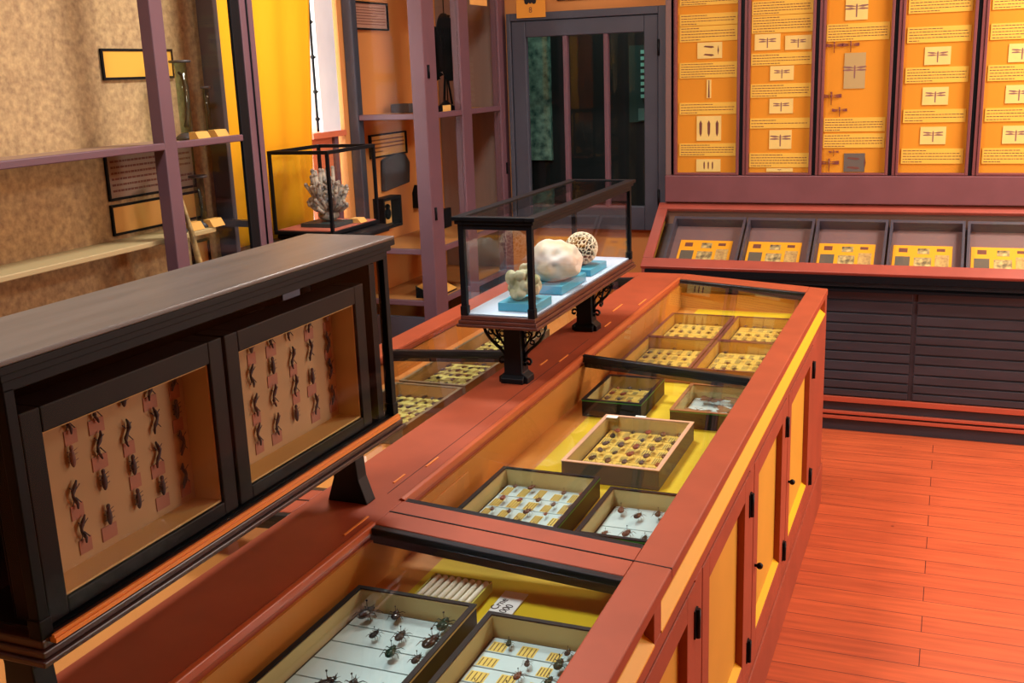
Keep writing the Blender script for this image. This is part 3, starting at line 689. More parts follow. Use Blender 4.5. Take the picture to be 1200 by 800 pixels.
# sea fans
w = W('dark_sea_fan', 'pair of dark fringed fans on a thin stand in the corner cabinet', 'specimen', (-2.42, 4.98, 1.56))
DK = mat('dark_fan_fibre', (10, 12, 14), .9, spec=.1)
def fan(cx, cz, rx, rz, y):
    b = nb(); prof = []
    n = 48
    for i in range(n):
        a = 2*math.pi*i/n; k = 1
        if math.cos(a) > .1: k = 1.55 if i % 2 else 1.0
        prof.append((cx+rx*k*math.cos(a)-(.012*math.sin(a)), cz+rz*math.sin(a)*(1 if math.sin(a) > 0 else 1.05)))
    prism(b, prof, y-.01, y+.01, 'y')
    for i in range(7): tube(b, [(cx, y, cz-rz), (cx+rx*(-.7+i*.23), y-.012, cz+rz*.55)], .003, 5)
    return b
w.part('fan_blade', fan(-2.342, 1.868, .052, .158, 4.97), DK); w.part('fan_blade', fan(-2.445, 1.85, .055, .14, 4.995), DK)
b = nb(); tube(b, [(-2.36, 4.97, 1.73), (-2.362, 4.95, 1.6)], .006, 6); tube(b, [(-2.35, 4.97, 1.74), (-2.328, 4.97, 1.59)], .005, 6); w.part('stem', b, DK)
b = nb(); box(b, -2.40, -2.31, 4.88, 5.05, 1.559, 1.58); lathe(b, [(.045, 0), (.025, .012), (.008, .03)], (-2.35, 4.94, 1.58), 12); w.part('stand_base', b, DARKW)
b = nb(); tube(b, [(-2.38, 5.03, 1.58), (-2.38, 5.03, 2.3)], .003, 5); w.part('support_rod', b, DK)
b = nb(); box(b, -2.30, -2.29, 4.80, 4.87, 1.5575, 1.59); tag(obj('small_placard', b, PAPER), 'small tan placard on the shelf under the dark sea fans', 'placard')
b = nb(); box(b, -2.60, -2.50, 4.83, 4.96, 1.558, 1.60); tag(obj('dark_stone_slab', b, mat('grey_stone', (78, 76, 82), .8)), 'grey slab lying on the shelf in the corner cabinet', 'slab')

# framed things on the left wall inside cabinet A (plane x = XL)
def lines(b, u0, u1, z0, z1, n, put, rnd, mi=0):
    for k in range(n):
        z = z1-(z1-z0)*(k+.5)/n; u = u0
        end = u1 if k % 4 != 3 else u0+(u1-u0)*rnd.uniform(.3, .8)
        while u < end:
            wl = rnd.uniform(.006, .02); put(b, u, min(end, u+wl), z-(z1-z0)/n*.18, z+(z1-z0)/n*.18); u += wl+.003
def wall_frame(name, label, y0, y1, z0, z1, inner, n, dpt=.015, fm=BLACK, plane=None):
    pl = XL+.001 if plane is None else plane
    w = W(name, label, 'framed sign', (pl, (y0+y1)/2, z0)); t = .008
    b = nb()
    for a in ((y0, y0+t, z0, z1), (y1-t, y1, z0, z1), (y0+t, y1-t, z0, z0+t), (y0+t, y1-t, z1-t, z1)): box(b, pl, pl+dpt, *a)
    w.part('frame', b, fm)
    b = nb(); box(b, pl, pl+.006, y0+t, y1-t, z0+t, z1-t); w.part('sheet', b, inner)
    if n:
        b = nb(); lines(b, y0+.02, y1-.02, z0+.02, z1-.02, n, lambda bb, u, v, a, c: box(bb, pl+.006, pl+.0065, u, v, a, c), random.Random(n)); w.part('printed_lines', b, INK)
    return w
wall_frame('framed_notice', 'framed printed notice high on the wall in the corner cabinet', 4.60, 4.93, 1.955, 2.085, mat('mauve_paper', (176, 130, 110), .8), 7)
wall_frame('framed_notice', 'orange framed label above the dark plaque in the corner cabinet', 4.67, 5.05, 1.345, 1.46, PAPER, 4)
b = nb(); prism(b, [(4.765, 1.175), (5.03, 1.195), (5.045, 1.30), (5.0, 1.345), (4.9, 1.355), (4.775, 1.33)], XL+.001, XL+.03, 'x'); tag(obj('dark_plaque', b, mat('dark_slate_relief', (58, 50, 50), .8, var=.3, scale=40, bump=.6), bevel=.006), 'dark slate fossil plaque hanging on the orange wall of the corner cabinet', 'plaque')
w = W('shadow_box', 'small black box frame with a dark figure below the plaque', 'box frame', (XL, 4.75, .99))
b = nb()
for a in ((4.675, 4.69, .995, 1.15), (4.85, 4.865, .995, 1.15), (4.69, 4.85, .995, 1.01), (4.69, 4.85, 1.135, 1.15)): box(b, XL+.001, XL+.06, *a)
w.part('frame', b, BLACK); b = nb(); box(b, XL+.001, XL+.006, 4.69, 4.85, 1.01, 1.135); w.part('backing', b, PAPER)
b = nb(); ball(b, (XL+.03, 4.77, 1.065), .03, (.5, .8, 1)); ball(b, (XL+.03, 4.77, 1.1), .014); w.part('figure', b, DK)
b = nb(); prism(b, [(5.10, 1.05), (5.2, 1.05), (5.2, 1.16), (5.13, 1.17), (5.10, 1.13)], XL+.001, XL+.05, 'x'); tag(obj('dark_mineral', b, BLACK), 'dark block fixed to the wall beside the corner post', 'specimen')
b = nb(); prism(b, [(4.58, .683), (4.86, .683), (4.86, .69), (4.84, .80), (4.58, .70)], -2.33, -2.30, 'x')
w = W('label_booklet', 'tan printed card tilted on the lowest visible shelf of the corner cabinet', 'card', (-2.33, 4.7, .68)); b.free()
b = nb(); prism(b, [(-2.40, .676), (-2.29, .676), (-2.29, .684), (-2.40, .735)], 4.60, 4.84, 'y'); w.part('stand', b, BLACK)
b = nb(); prism(b, [(-2.395, .736), (-2.288, .687), (-2.289, .684), (-2.396, .732)], 4.605, 4.835, 'y'); w.part('card', b, mat('tan_card', (230, 170, 80), .7))
b = nb(); box(b, -2.54, -2.52, 5.18, 5.3, .929, 1.03); tag(obj('dark_lantern_slide', b, BLACK), 'black upright slide standing on the shelf behind the side post', 'slide')

# orange cards over the window and in the cabinet
def card_on_back(name, label, x0, x1, z0, z1, y, m, cat='card'):
    w = W(name, label, cat, ((x0+x1)/2, y, z0)); b = nb(); box(b, x0, x1, y-.003, y, z0, z1); w.part('sheet', b, m); return w
w = card_on_back('butterfly_sign', 'orange sign with a black butterfly hanging above the dark window', -2.15, -1.99, 2.005, 2.30, 5.435, mat('orange_sign_card', (226, 152, 50), .7), 'sign')
bz, bx = 2.105, -2.072
for s in (-1, 1):
    b = nb(); prism(b, [(bx+s*x, bz+z) for x, z in ((0, .01), (.018, .012), (.045, .035), (.05, .025), (.042, .0), (.034, -.012), (.03, -.03), (.018, -.034), (.0, -.018))], 5.4305, 5.4319, 'y'); w.part('butterfly_wing', b, INKD)
b = nb(); prism(b, [(bx-.006, bz-.03), (bx+.006, bz-.03), (bx+.004, bz+.03), (bx-.004, bz+.03)], 5.430, 5.4319, 'y'); w.part('butterfly_body', b, INKD)
b = nb(); box(b, bx-.02, bx-.005, 5.430, 5.4319, bz+.085, bz+.15); box(b, bx+.02, bx+.035, 5.430, 5.4319, bz+.07, bz+.12); w.part('red_print', b, mat('maroon_print', (120, 50, 60), .7))
o = word('8', 0, 0, 0, .04, 0, INK, w); o.rotation_euler = (R(90), 0, 0); o.location = Vector((bx, 5.4315, bz-.075))-w.off
w = W('framed_notice', 'cream framed strip on the wall above the dark window', 'framed sign', (-1.77, 5.49, 2.09))
b = nb()
for a in ((-1.945, -1.625, 2.085, 2.093), (-1.945, -1.625, 2.26, 2.27), (-1.945, -1.935, 2.093, 2.26), (-1.635, -1.625, 2.093, 2.26)): box(b, a[0], a[1], 5.485, 5.499, a[2], a[3])
w.part('frame', b, BLACK); b = nb(); box(b, -1.935, -1.635, 5.492, 5.499, 2.093, 2.26); w.part('sheet', b, PAPER)
b = nb(); box(b, CX-.010, CX-.006, 5.06, 5.27, 2.065, 2.2); w = 0; tag(obj('orange_notice', b, PAPER), 'orange notice pasted on the upper side glass of the corner cabinet', 'notice')

# ------------------------------------------------------------------ cabinet B on the left
wB = W('display_cabinet', 'tall maroon-framed glass cabinet, tinted as in cool light, at the left edge with jars on two shelves', 'cabinet', (-2.33, 2.2, 0))
BY0, BY1, BX0 = .95, 3.22, -2.455
for y0, y1 in ((3.145, BY1), (2.695, 2.755), (1.6, 1.68), (BY0, BY0+.07)):
    b = nb(); box(b, CX-.045, CX, y0, y1, 0, 2.75); wB.part('front_post', b, MAUVE, bevel=.004)
b = nb(); box(b, CX-.014, CX-.001, 3.095, 3.143, .6, 2.6); wB.part('door_stile', b, BLACK, bevel=.003)
b = nb(); tube(b, [(CX+.003, 3.18, .6), (CX+.003, 3.18, 2.6)], .003, 5); wB.part('beading', b, BLACK)
b = nb(); box(b, BX0, CX, BY0, BY1, 2.75, 2.8); box(b, CX-.03, CX, BY0, BY1, 2.6, 2.75); wB.part('top_rail', b, MAUVE)
b = nb(); box(b, BX0+.002, CX-.01, BY0+.01, BY1-.01, 0, .6); wB.part('base_panel', b, SLATE)
b = nb(); box(b, BX0-.02, BX0, BY0, 3.22, .6, 2.75); wB.part('back_board', b, SPECK)
b = nb(); box(b, BX0-.02, BX0+.07, 3.195, 3.22, .6, 2.75); wB.part('back_stile', b, SLATE, bevel=.003)
b = nb(); prism(b, [(BX0+.001, 0), (CX-.03, 0), (CX-.03, 0), (BX0+.001, 0)][:3] if False else [(BX0, BY0+.01), (CX-.02, BY0+.01), (CX-.02, 3.15), (BX0, 3.15)], 1.548, 1.556, 'z'); wB.part('shelf', b, mat('shelf_wood', (150, 120, 96), .6))
b = nb(); box(b, CX-.022, CX-.001, BY0+.07, 3.105, 1.54, 1.562); wB.part('shelf_edge', b, MAUVE, bevel=.003)
b = nb(); box(b, BX0, CX-.06, BY0+.01, 2.98, 1.245, 1.262); wB.part('shelf', b, mat('pale_shelf_wood', (176, 156, 112), .5), bevel=.003)
b = nb(); box(b, BX0, CX-.03, 3.13, 3.16, 1.24, 1.262); wB.part('shelf_support', b, SLATE)
b = nb(); box(b, CX-.020, CX-.017, 2.70, 3.105, .6, 2.6); wB.part('glass_pane', b, GLASS)
b = nb(); box(b, BX0+.08, CX-.05, 3.20, 3.203, .6, 2.6); wB.part('end_glass', b, GLASS)
# pier on the wall behind cabinet B
b = nb(); box(b, XL, BX0-.022, YF, 3.22, 0, ZC); struct('trim_1', b, ORW)
# jars and objects on the shelves (shelf tops at 1.556 and 1.262)
JG = glass('jar_glass', (206, 226, 214), 1.45)
def jar(x, y, z, r, h, label, inside):
    w = W('specimen_jar', label, 'jar', (x, y, z), 'glass specimen jars in the left cabinet')
    b = nb(); lathe(b, [(r*1.9, 0), (r*2.0, .006), (r*1.2, .018), (r*.9, .022)], (x, y, z), 16); w.part('foot', b, mat('dark_jar_foot', (58, 62, 66), .4))
    b = nb(); lathe(b, [(r, .022), (r, h)], (x, y, z), 18); w.part('glass_cylinder', b, JG)
    b = nb(); lathe(b, [(r*1.7, h), (r*1.8, h+.004), (r*1.7, h+.008)], (x, y, z), 16); w.part('lid', b, mat('dark_jar_lid', (66, 66, 70), .4))
    b = nb(); inside(b, x, y, z); w.part('specimen', b, mat('jar_specimen', (58, 44, 38), .6, var=.4, scale=40))
    return w
def snake(b, x, y, z): tube(b, [(x+.0, y-.012, z+.215), (x, y+.004, z+.205), (x, y+.018, z+.17), (x, y+.016, z+.11), (x, y+.006, z+.06), (x, y, z+.04)], [.004, .006, .008, .008, .007, .009], 8)
def thin(b, x, y, z): tube(b, [(x, y, z+.03), (x, y+.003, z+.08), (x, y-.002, z+.13)], [.003, .006, .003], 6)
jar(-2.35, 2.945, 1.5575, .020, .245, 'tall glass jar with a dark curled specimen on the upper left shelf', snake)
jar(-2.37, 3.09, 1.5575, .010, .16, 'slim glass tube with a mottled specimen on the upper left shelf', thin)
jar(-2.35, 2.975, 1.263, .018, .165, 'right-hand glass cylinder jar on the pale lower shelf of the left cabinet', thin)
jar(-2.35, 2.84, 1.263, .018, .165, 'glass cylinder jar at the far left of the pale lower shelf', thin)
for (x, y, z, lb) in ((-2.285, 2.925, 1.5575, 'beside the curled specimen jar on the upper shelf'), (-2.30, 3.045, 1.5575, 'beside the slim tube on the upper shelf'), (-2.315, 2.99, 1.263, 'beside the right jar on the lower shelf'), (-2.33, 2.90, 1.263, 'between the jars on the lower shelf')):
    b = nb(); prism(b, [(x-.02, z), (x+.02, z), (x+.005, z+.025), (x-.02, z+.025)], y-.028, y+.035, 'y'); tag(obj('name_block', b, mat('tan_name_block', (214, 158, 76), .7)), 'tan wedge label '+lb, 'label')
wall_frame('framed_notice', 'black-framed printed sheet on the speckled board behind the left jars', 2.66, 3.088, 1.385, 1.535, mat('grey_paper', (150, 128, 112), .8), 6, plane=BX0+.001, dpt=.008)
wall_frame('framed_notice', 'black-framed blank tan sheet behind the lower jars in the left cabinet', 2.66, 3.10, 1.275, 1.372, PAPER, 0, plane=BX0+.001, dpt=.008)
wall_frame('framed_picture', 'small black-framed orange picture below the pale shelf of the left cabinet', 3.03, 3.12, 1.10, 1.20, PAPER, 0, plane=BX0+.001, dpt=.012)
wall_frame('framed_picture', 'yellow framed card behind the curled specimen jar', 2.7, 3.035, 1.755, 1.85, mat('ochre_card', (226, 170, 60), .7), 0, plane=BX0+.001, dpt=.008)
b = nb(); tube(b, [(-2.268, 2.845, 1.07), (-2.27, 2.835, 1.17), (-2.272, 2.815, 1.27), (-2.275, 2.79, 1.375)], [.012, .011, .009, .005], 10)
tag(obj('spotted_bone', b, mat('spotted_bone', (206, 170, 104), .7, col2=(40, 34, 34), scale=30)), 'long spotted skin strip leaning beside the lower jars', 'specimen')

# ------------------------------------------------------------------ low ledge with the small coral case in the window bay
w = W('window_ledge', 'low dark wooden ledge under the small coral case', 'ledge', (-2.43, 3.85, 0))
b = nb(); box(b, XL+.12, -2.30, 3.30, 3.97, 0, 1.09); w.part('body', b, SLATE)
b = nb(); box(b, XL+.115, -2.27, 3.28, 3.985, 1.09, 1.115); w.part('top', b, DARKW, bevel=.006)
b = nb(); prism(b, [(-2.50, 3.62), (-2.2, 3.58), (-2.14, 3.75), (-2.14, 3.9), (-2.2, 3.98), (-2.5, 3.98)], 1.116, 1.135, 'z'); tag(obj('stand_plate', b, BLACK, bevel=.006), 'dark rounded base plate under the small coral case', 'plate')
s0, s1, t0, t1, z0, z1 = -2.50, -2.225, 3.60, 3.975, 1.137, 1.467
w = W('coral_cabinet', 'small black-edged glass cube case with a branching coral in front of the yellow curtain', 'glass case', ((s0+s1)/2, (t0+t1)/2, z0))
b = nb(); box(b, s0, s1, t0, t1, z0, z0+.015); w.part('base', b, BLACK, bevel=.003)
b = nb(); box(b, s0+.012, s1-.012, t0+.012, t1-.012, z0+.015, z0+.018); w.part('base_cloth', b, mat('rust_cloth', (176, 96, 78), .8))
for x in (s0, s1-.012):
    for y in (t0, t1-.012):
        b = nb(); box(b, x, x+.012, y, y+.012, z0+.015, z1-.012); w.part('corner_post', b, BLACK)
b = nb()
for a in ((s0, s0+.012, t0, t1), (s1-.012, s1, t0, t1), (s0+.012, s1-.012, t0, t0+.012), (s0+.012, s1-.012, t1-.012, t1)): box(b, *a, z1-.014, z1)
w.part('top_frame', b, BLACK)
for a in ((s0+.004, s0+.006, t0+.012, t1-.012), (s1-.006, s1-.004, t0+.012, t1-.012), (s0+.012, s1-.012, t0+.004, t0+.006), (s0+.012, s1-.012, t1-.006, t1-.004)):
    b = nb(); box(b, *a, z0+.015, z1-.014); w.part('glass_pane', b, GLASS)
b = nb(); box(b, -2.43, -2.27, 3.69, 3.83, z0+.019, z0+.034); tag(obj('coral_plinth', b, mat('dark_teal_plinth', (40, 56, 60), .5)), 'dark flat plinth under the branching coral', 'block')
b = nb(); rnd = random.Random(11); bcx, bcy, bcz = -2.345, 3.77, z0+.064
ball(b, (bcx, bcy, bcz-.004), .045, (1, 1, .55))
for k in range(80):
    a = rnd.uniform(0, 2*math.pi); sp = rnd.uniform(.01, .085); h = rnd.uniform(.03, .155)*(1.15 if math.cos(a) < 0 else .85)
    p0 = Vector((bcx+sp*.4*math.cos(a), bcy+sp*.4*math.sin(a), bcz+.01)); p2 = Vector((bcx+sp*1.15*math.cos(a), bcy+sp*math.sin(a), bcz+h)); p1 = (p0+p2)/2+Vector((rnd.uniform(-.01, .01), rnd.uniform(-.01, .01), -.006))
    tube(b, [p0, p1, p2], [.006, .008, .0075], 7); ball(b, p2, .0085, (1, 1, 1.1), 8, 6)
    q = p1.lerp(p2, .4); e = q+Vector((rnd.uniform(-.02, .02), rnd.uniform(-.02, .02), .016)); tube(b, [q, e], .006, 6); ball(b, e, .0075, u=7, v=5)
tag(obj('branching_coral', b, mat('grey_cream_coral', (172, 158, 140), .8, col2=(96, 94, 98), scale=35, bump=.4)), 'bushy grey branching coral inside the small glass cube case', 'coral')
b = nb(); prism(b, [(-2.245, 3.62), (-2.235, 3.62), (-2.25, 3.62)][:0] or [(-2.29, z0+.019), (-2.235, z0+.019), (-2.25, z0+.036), (-2.29, z0+.036)], 3.835, 3.89, 'y'); tag(obj('name_block', b, PAPER), 'orange label block beside the branching coral', 'label')

# ------------------------------------------------------------------ framed panels on the back wall
PY = 5.44
panels = [(-1.297, -.997), (-.936, -.644), (-.584, -.292), (-.232, .06), (.12, .412)]
b = nb(); box(b, -1.355, .50, PY-.03, 5.498, 1.06, 1.195); struct('trim_2', b, mat('dusky_red_paint', (116, 68, 72), .5, var=.1), bevel=.004)
b = nb(); box(b, -1.355, -1.31, PY-.02, 5.498, 1.195, 2.7); struct('trim_3', b, mat('grey_mauve_paint', (118, 92, 88), .5), bevel=.003)
b = nb(); box(b, -1.355, .50, PY-.02, 5.498, 2.7, 2.76); struct('trim_4', b, MAUVE)
FRP = mat('panel_frame_paint', (118, 62, 62), .45, var=.1)
pw_ = []
for i, (x0, x1) in enumerate(panels):
    d = ['leftmost of the back wall, beside the dark window', 'second from the dark window on the back wall', 'with pinned dragonflies, third from the dark window', 'fourth from the dark window', 'farthest right on the back wall'][i]
    p = W('insect_display_board', 'tall narrow amber panel of cards, '+d, 'display board', ((x0+x1)/2, PY, 1.2), 'amber panels on the back wall')
    b = nb(); box(b, x0-.012, x0, PY-.025, 5.495, 1.197, 2.69); box(b, x1, x1+.014, PY-.025, 5.495, 1.197, 2.69); box(b, x0, x1, PY-.025, 5.495, 1.197, 1.208); p.part('frame', b, FRP, bevel=.002)
    b = nb(); box(b, x1+.016, x1+.030, PY-.012, 5.495, 1.197, 2.69); box(b, x0-.028, x0-.014, PY-.02, 5.495, 1.197, 2.69, 1); p.part('side_strip', b, [BLACK, FRP])
    b = nb(); box(b, x0, x1, PY+.004, 5.49, 1.208, 2.69); p.part('felt_board', b, PANO)
    pw_.append(p)
def panel_card(p, x0, x1, z0, z1, m, kind, seed, big=False, noun=None):
    rnd = random.Random(seed)
    y = PY+.003
    b = nb(); box(b, x0, x1, y-.003, y+.0009, z0, z1); c = p.part('text_card' if kind == 'text' else 'picture_card', b, m)
    if kind == 'text':
        b = nb(); h = (z1-z0); nl = max(3, int(h/.0125))
        for k in range(nl):
            z = z1-h*(k+.7)/(nl+.4); u = x0+.008; end = x1-.01
            if k == 0: end = x0+(x1-x0)*rnd.uniform(.3, .6)
            if k == nl-1: end = x0+(x1-x0)*rnd.uniform(.2, .5)
            while u < end-.004:
                wl = rnd.uniform(.006, .018); box(b, u, min(u+wl, end), y-.0034, y-.003, z-.0022, z+.0012); u += wl+.003
        p.part('printed_lines', b, INK, c)
    else:
        cx, cz = (x0+x1)/2, (z0+z1)/2; s = min(x1-x0, z1-z0); b = nb()
        if kind == 'wings':
            for sg in (-1, 1):
                for (dz, tl) in ((.14, .10), (.02, -.04)):
                    prism(b, [(cx, cz+dz*s), (cx+sg*.25*s, cz+(dz+.07)*s), (cx+sg*.52*s, cz+(dz+.05+tl*.3)*s), (cx+sg*.56*s, cz+(dz+tl*.3)*s), (cx+sg*.3*s, cz+(dz-.03)*s)], y-.0034, y-.003, 'y')
            prism(b, [(cx-.03*s, cz-.36*s), (cx+.03*s, cz-.36*s), (cx+.04*s, cz+.2*s), (cx, cz+.28*s), (cx-.04*s, cz+.2*s)], y-.0036, y-.003, 'y')
        elif kind == 'grubs':
            for k in range(3):
                xx = cx+(k-1)*.34*s; prism(b, [(xx-.05*s, cz-.2*s), (xx, cz-.34*s), (xx+.05*s, cz-.2*s), (xx+.06*s, cz+.2*s), (xx, cz+.33*s), (xx-.06*s, cz+.2*s)], y-.0034, y-.003, 'y')
        elif kind == 'bars':
            for k in range(2): prism(b, [(cx-.4*s, cz+(.22-.5*k)*s), (cx-.3*s, cz+(.3-.5*k)*s), (cx+.2*s, cz+(.26-.5*k)*s), (cx+.3*s, cz+(.18-.5*k)*s), (cx+.1*s, cz+(.14-.5*k)*s)], y-.0034, y-.003, 'y')
            prism(b, [(cx+.55*s, cz-.3*s), (cx+.6*s, cz), (cx+.55*s, cz+.3*s), (cx+.5*s, cz)], y-.0034, y-.003, 'y')
        elif kind == 'slim':
            prism(b, [(cx-.2*s, z0+.1*s), (cx+.2*s, z0+.1*s), (cx+.1*s, z1-.1*s), (cx-.1*s, z1-.1*s)], y-.0034, y-.003, 'y')
        p.part('drawing', b, INK if kind != 'wings' else mat('dusky_drawing_ink', (132, 92, 84), .8), c)
P1 = [(2.019, 2.055), (1.924, 1.980), (1.848, 1.921), (1.673, 1.749), (1.496, 1.554), (1.290, 1.353), (2.07, 2.13), (2.15, 2.22), (2.32, 2.39)]
for k, (a, c) in enumerate(P1): panel_card(pw_[0], -1.287, -1.002, a, c, CARD, 'text', 100+k)
for k, (x0, x1, a, c, kd) in enumerate(((-1.198, -1.076, 1.766, 1.843, 'bars'), (-1.150, -1.128, 1.575, 1.664, 'slim'), (-1.199, -1.076, 1.366, 1.488, 'grubs'), (-1.200, -1.077, 1.212, 1.274, 'grubs'), (-1.2, -1.08, 2.23, 2.31, 'wings'))): panel_card(pw_[0], x0, x1, a, c, PIC, kd, 120+k)
for k, (a, c) in enumerate(((1.957, 2.023), (1.874, 1.954), (1.723, 1.780), (1.571, 1.636), (1.423, 1.472), (1.233, 1.303), (2.04, 2.1), (2.25, 2.32))): panel_card(pw_[1], -.934, -.646, a, c, CARD, 'text', 140+k)
for k, (x0, x1, a, c) in enumerate(((-.918, -.796, 1.795, 1.870), (-.773, -.651, 1.792, 1.858), (-.841, -.729, 1.651, 1.719), (-.841, -.728, 1.494, 1.564), (-.838, -.731, 1.323, 1.414), (-.849, -.721, 1.212, 1.229), (-.85, -.73, 2.12, 2.22))): panel_card(pw_[1], x0, x1, a, c, PIC, 'wings', 160+k)
for k, (a, c) in enumerate(((1.822, 1.901), (1.403, 1.468), (1.326, 1.393), (2.05, 2.12))): panel_card(pw_[2], -.582, -.30, a, c, CARD, 'text', 180+k)
panel_card(pw_[2], -.500, -.40, 1.915, 2.01, PIC, 'wings', 190)
panel_card(pw_[2], -.496, -.40, 1.603, 1.767, mat('grey_photo_card', (176, 150, 96), .7), 'wings', 191); panel_card(pw_[2], -.481, -.385, 1.212, 1.30, mat('dark_photo', (96, 86, 78), .7), 'bars', 192)
for i, p in ((3, pw_[3]), (4, pw_[4])):
    x0, x1 = panels[i]
    for k, (a, c) in enumerate(((1.93, 2.0), (1.80, 1.87), (1.62, 1.69), (1.44, 1.5), (1.25, 1.32))): panel_card(p, x0+.01, x1-.01, a, c, CARD, 'text', 200+10*i+k)
    for k, (a, c) in enumerate(((1.70, 1.78), (1.52, 1.6), (1.34, 1.42))): panel_card(p, x0+.09, x1-.09, a, c, PIC, 'wings', 220+10*i+k)
def dragonfly(x, z, s, label):
    b = nb(); y = PY-.002
    tube(b, [(x, y, z-.6*s), (x, y-.001, z-.1*s), (x, y-.002, z+.1*s), (x, y-.002, z+.3*s)], [.03*s, .035*s, .09*s, .05*s], 6); ball(b, (x, y-.002, z+.36*s), .08*s)
    for sg in (-1, 1):
        for dz in (.16, .02): prism(b, [(x+sg*.04*s, z+dz*s), (x+sg*.75*s, z+(dz+.1)*s), (x+sg*.8*s, z+dz*s), (x+sg*.7*s, z+(dz-.07)*s)], y-.001, y, 'y')
    tag(obj('dragonfly', b, mat('rust_dragonfly', (120, 58, 50), .6)), label, 'insect', 'dragonflies pinned on the third panel')
for (x, z, s, lb) in ((-.545, 1.80, .05, 'uppermost small dragonfly pinned on the third amber panel'), (-.47, 1.80, .05, 'dragonfly pinned above the grey photograph on the third amber panel'), (-.55, 1.565, .06, 'long dragonfly pinned below the small ones on the third amber panel'), (-.51, 1.50, .045, 'dragonfly pinned lower middle of the third amber panel'), (-.55, 1.25, .06, 'faded dragonfly pinned near the foot of the third amber panel'), (-.53, 1.305, .03, 'tiny dragonfly pinned beneath the lowest text card of the third panel')):
    dragonfly(x, z, s, lb)

# ------------------------------------------------------------------ sloping wall desk under the panels
DX0, DX1 = -1.39, .52
y0, z0, y1, z1 = 5.05, .79, 5.435, 1.055
def on(t, off=0):       # point on the slope, off = offset normal to it
    dy, dz = y1-y0, z1-z0; L = math.hypot(dy, dz); return (y0+dy*t-off*dz/L*-1*-1, z0+dz*t+off*dy/L)
def slab(b, t0, t1, o0, o1, xa, xb, mi=0):
    prism(b, [on(t0, o0), on(t1, o0), on(t1, o1), on(t0, o1)], xa, xb, 'x', mi)
w = W('wall_desk', 'red-framed sloping glass desk below the amber panels on the back wall', 'display desk', (-.44, 5.25, 0))
DR = mat('desk_red_paint', (156, 74, 60), .42, var=.1)
b = nb(); slab(b, 0, .13, -.02, 0, DX0, DX1); w.part('front_rail', b, DR, bevel=.003)
b = nb(); slab(b, .90, 1.0, -.02, 0, DX0, DX1); w.part('back_rail', b, DR, bevel=.003)
for xa, xb in ((DX0, DX0+.05), (DX1-.05, DX1)):
    b = nb(); slab(b, .13, .90, -.02, 0, xa, xb); w.part('side_rail', b, DR, bevel=.003)
b = nb(); slab(b, .13, .90, -.012, -.009, DX0+.05, DX1-.05); w.part('glass_pane', b, GLASS2)
b = nb(); prism(b, [(5.06, .70), (5.47, .70), (5.47, 1.03), on(1, -.02), on(0, -.02)], DX0+.004, DX0+.022, 'x'); prism(b, [(5.06, .70), (5.47, .70), (5.47, 1.03), on(1, -.02), on(0, -.02)], DX1-.022, DX1-.004, 'x')
w.part('side_board', b, DR)
b = nb(); box(b, DX0+.022, DX1-.022, 5.052, 5.066, .745, .775); box(b, DX0+.022, DX1-.022, 5.06, 5.49, .70, .712); w.part('bottom_board_and_shade', b, BLACK)  # front strip is black for the shadow gap under the desk edge
b = nb(); prism(b, [on(.05, -.03), on(.95, -.085), on(.95, -.09), on(.05, -.04)], DX0+.022, DX1-.022, 'x'); w.part('inner_bed', b, mat('slate_bed_paint', (96, 84, 84), .7)) if False else b.free()
b = nb(); slab(b, .02, .99, -.10, -.094, DX0+.022, DX1-.022); w.part('inner_bed', b, mat('slate_bed_paint', (86, 76, 80), .7))
b = nb(); box(b, DX0+.022, DX1-.022, 5.44, 5.455, .75, 1.03); w.part('inner_back', b, mat('mauve_inner_back', (150, 112, 96), .7))
b = nb(); slab(b, .14, .88, -.09, -.022, DX0+.0225, DX0+.03); w.part('inner_cheek', b, YEL)
tr = [(-1.30, -.935, -1.25, -.987), (-.925, -.60, -.913, -.651), (-.59, -.26, -.57, -.31), (-.25, .08, -.23, .03), (.09, .42, .11, .37)]
for i, (xa, xb, ca, cb) in enumerate(tr):
    nm = ['leftmost', 'second from the left', 'third from the left', 'fourth from the left', 'last'][i]
    t_ = W('exhibit_tray', 'dark framed tray with an amber picture sheet, %s in the sloping desk' % nm, 'tray', ((xa+xb)/2, 5.25, .78), 'trays in the sloping desk')
    b = nb()
    slab(b, .10, .86, -.092, -.035, xa, xa+.012); slab(b, .10, .86, -.092, -.035, xb-.012, xb); slab(b, .10, .14, -.092, -.035, xa+.012, xb-.012); slab(b, .82, .86, -.092, -.035, xa+.012, xb-.012)
    t_.part('frame', b, mat('slate_tray', (70, 64, 76), .5))
    b = nb(); slab(b, .14, .82, -.093, -.088, xa+.012, xb-.012); t_.part('base', b, mat('mauve_tray_base', (118, 88, 88), .7))
    cx0, cx1 = max(ca, xa+.016), min(cb, xb-.016)
    b = nb(); slab(b, .28, .60, -.0875, -.085, cx0, cx1); sh = t_.part('sheet', b, mat('amber_sheet', (238, 160, 18), .7))
    rnd = random.Random(50+i)
    for (fx0, fx1, fa, fb, mm) in ((.05, .3, .30, .44, mat('grey_print', (92, 84, 72), .8)), (.37, .66, .29, .43, mat('black_white_print', (60, 52, 44), .8, col2=(230, 200, 130), scale=40)), (.72, .95, .30, .47, mat('pale_print', (216, 178, 104), .8, col2=(150, 110, 70), scale=50)), (.1, .25, .5, .56, INK), (.42, .62, .48, .56, mat('black_white_print', (60, 52, 44), .8)), (.74, .88, .52, .56, INK)):
        b = nb(); slab(b, fa, fb, -.085, -.0845, cx0+(cx1-cx0)*fx0, cx0+(cx1-cx0)*fx1); t_.part('picture', b, mm, sh)
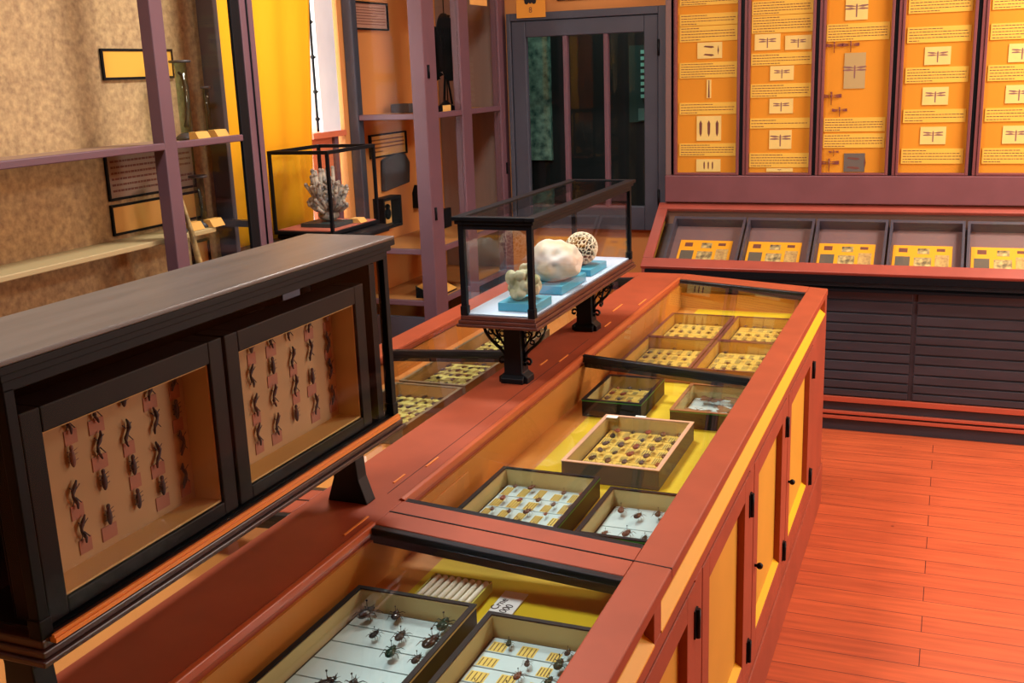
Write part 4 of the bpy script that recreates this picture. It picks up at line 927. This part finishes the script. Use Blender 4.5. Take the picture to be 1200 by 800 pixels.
# base cabinet of shallow drawers
w = W('drawer_cabinet', 'dark cabinet of shallow drawers with red base stripes under the sloping desk', 'cabinet', (-.44, 5.3, 0))
b = nb(); box(b, DX0+.07, DX1-.03, 5.15, 5.478, .0, .698); w.part('body', b, DRAWER)
zs = [.140, .174, .212, .255, .301, .352, .398, .448, .490, .535, .585, .646, .695]
for xa, xb in ((-1.31, -.72), (-.71, -.12), (-.11, .48)):
    for a, c in zip(zs[1:-1], zs[2:]):
        b = nb(); box(b, xa+.006, xb-.006, 5.138, 5.15, a+.004, c-.004); w.part('drawer', b, DRAWER, bevel=.002)
b = nb()
for a, c in ((.146, .172), (.086, .100), (.060, .076)): box(b, DX0+.07, DX1-.03, 5.13, 5.15, a, c)
w.part('red_stripe', b, mat('stripe_red', (180, 84, 60), .45), bevel=.002)

# ------------------------------------------------------------------ lights
def area(name, loc, size, power, col, rot=(0, 0, 0), sy=None):
    l = bpy.data.lights.new(name, 'AREA'); l.energy = power; l.color = col; l.size = size
    if sy: l.shape = 'RECTANGLE'; l.size_y = sy
    o = bpy.data.objects.new(name, l); C.objects.link(o); o.location = loc; o.rotation_euler = rot; return o
area('ceiling_light', (-1.3, 1.05, 3.0), .5, 40, (.96, .99, 1))
area('ceiling_light', (-1.3, 3.3, 3.0), .5, 48, (1, .96, .90))
area('ceiling_light', (1.15, 4.7, 2.95), .7, 84, (1, .96, .88))
area('window_and_fill_light', (XR-.04, 3.5, 1.35), 1.3, 36, (1, .95, .86), (0, R(90), 0), 1.0)  # added fill light at the unseen right wall, which has no window
area('window_and_fill_light', (XL-.3, 3.9, 1.75), 1.1, 50, (.92, .97, 1), (0, R(-90), 0), 1.9)
area('window_and_fill_light', (XL-.4, .25, 1.65), .9, 30, (.75, .95, 1), (0, R(-90), 0), 1.0)
area('added_passage_light', (-1.9, 5.8, 2.35), .3, 3, (.7, 1, .95))  # added light, only for the reflection stand-ins behind the back window
w = bpy.data.worlds.new('world'); SC.world = w; w.use_nodes = True
w.node_tree.nodes['Background'].inputs[0].default_value = (.95, 1, 1, 1); w.node_tree.nodes['Background'].inputs[1].default_value = 1.5
SC.view_settings.view_transform = 'Standard'; SC.view_settings.look = 'None'; SC.view_settings.gamma = 1; SC.view_settings.exposure = .03
SC.view_settings.use_curve_mapping = False
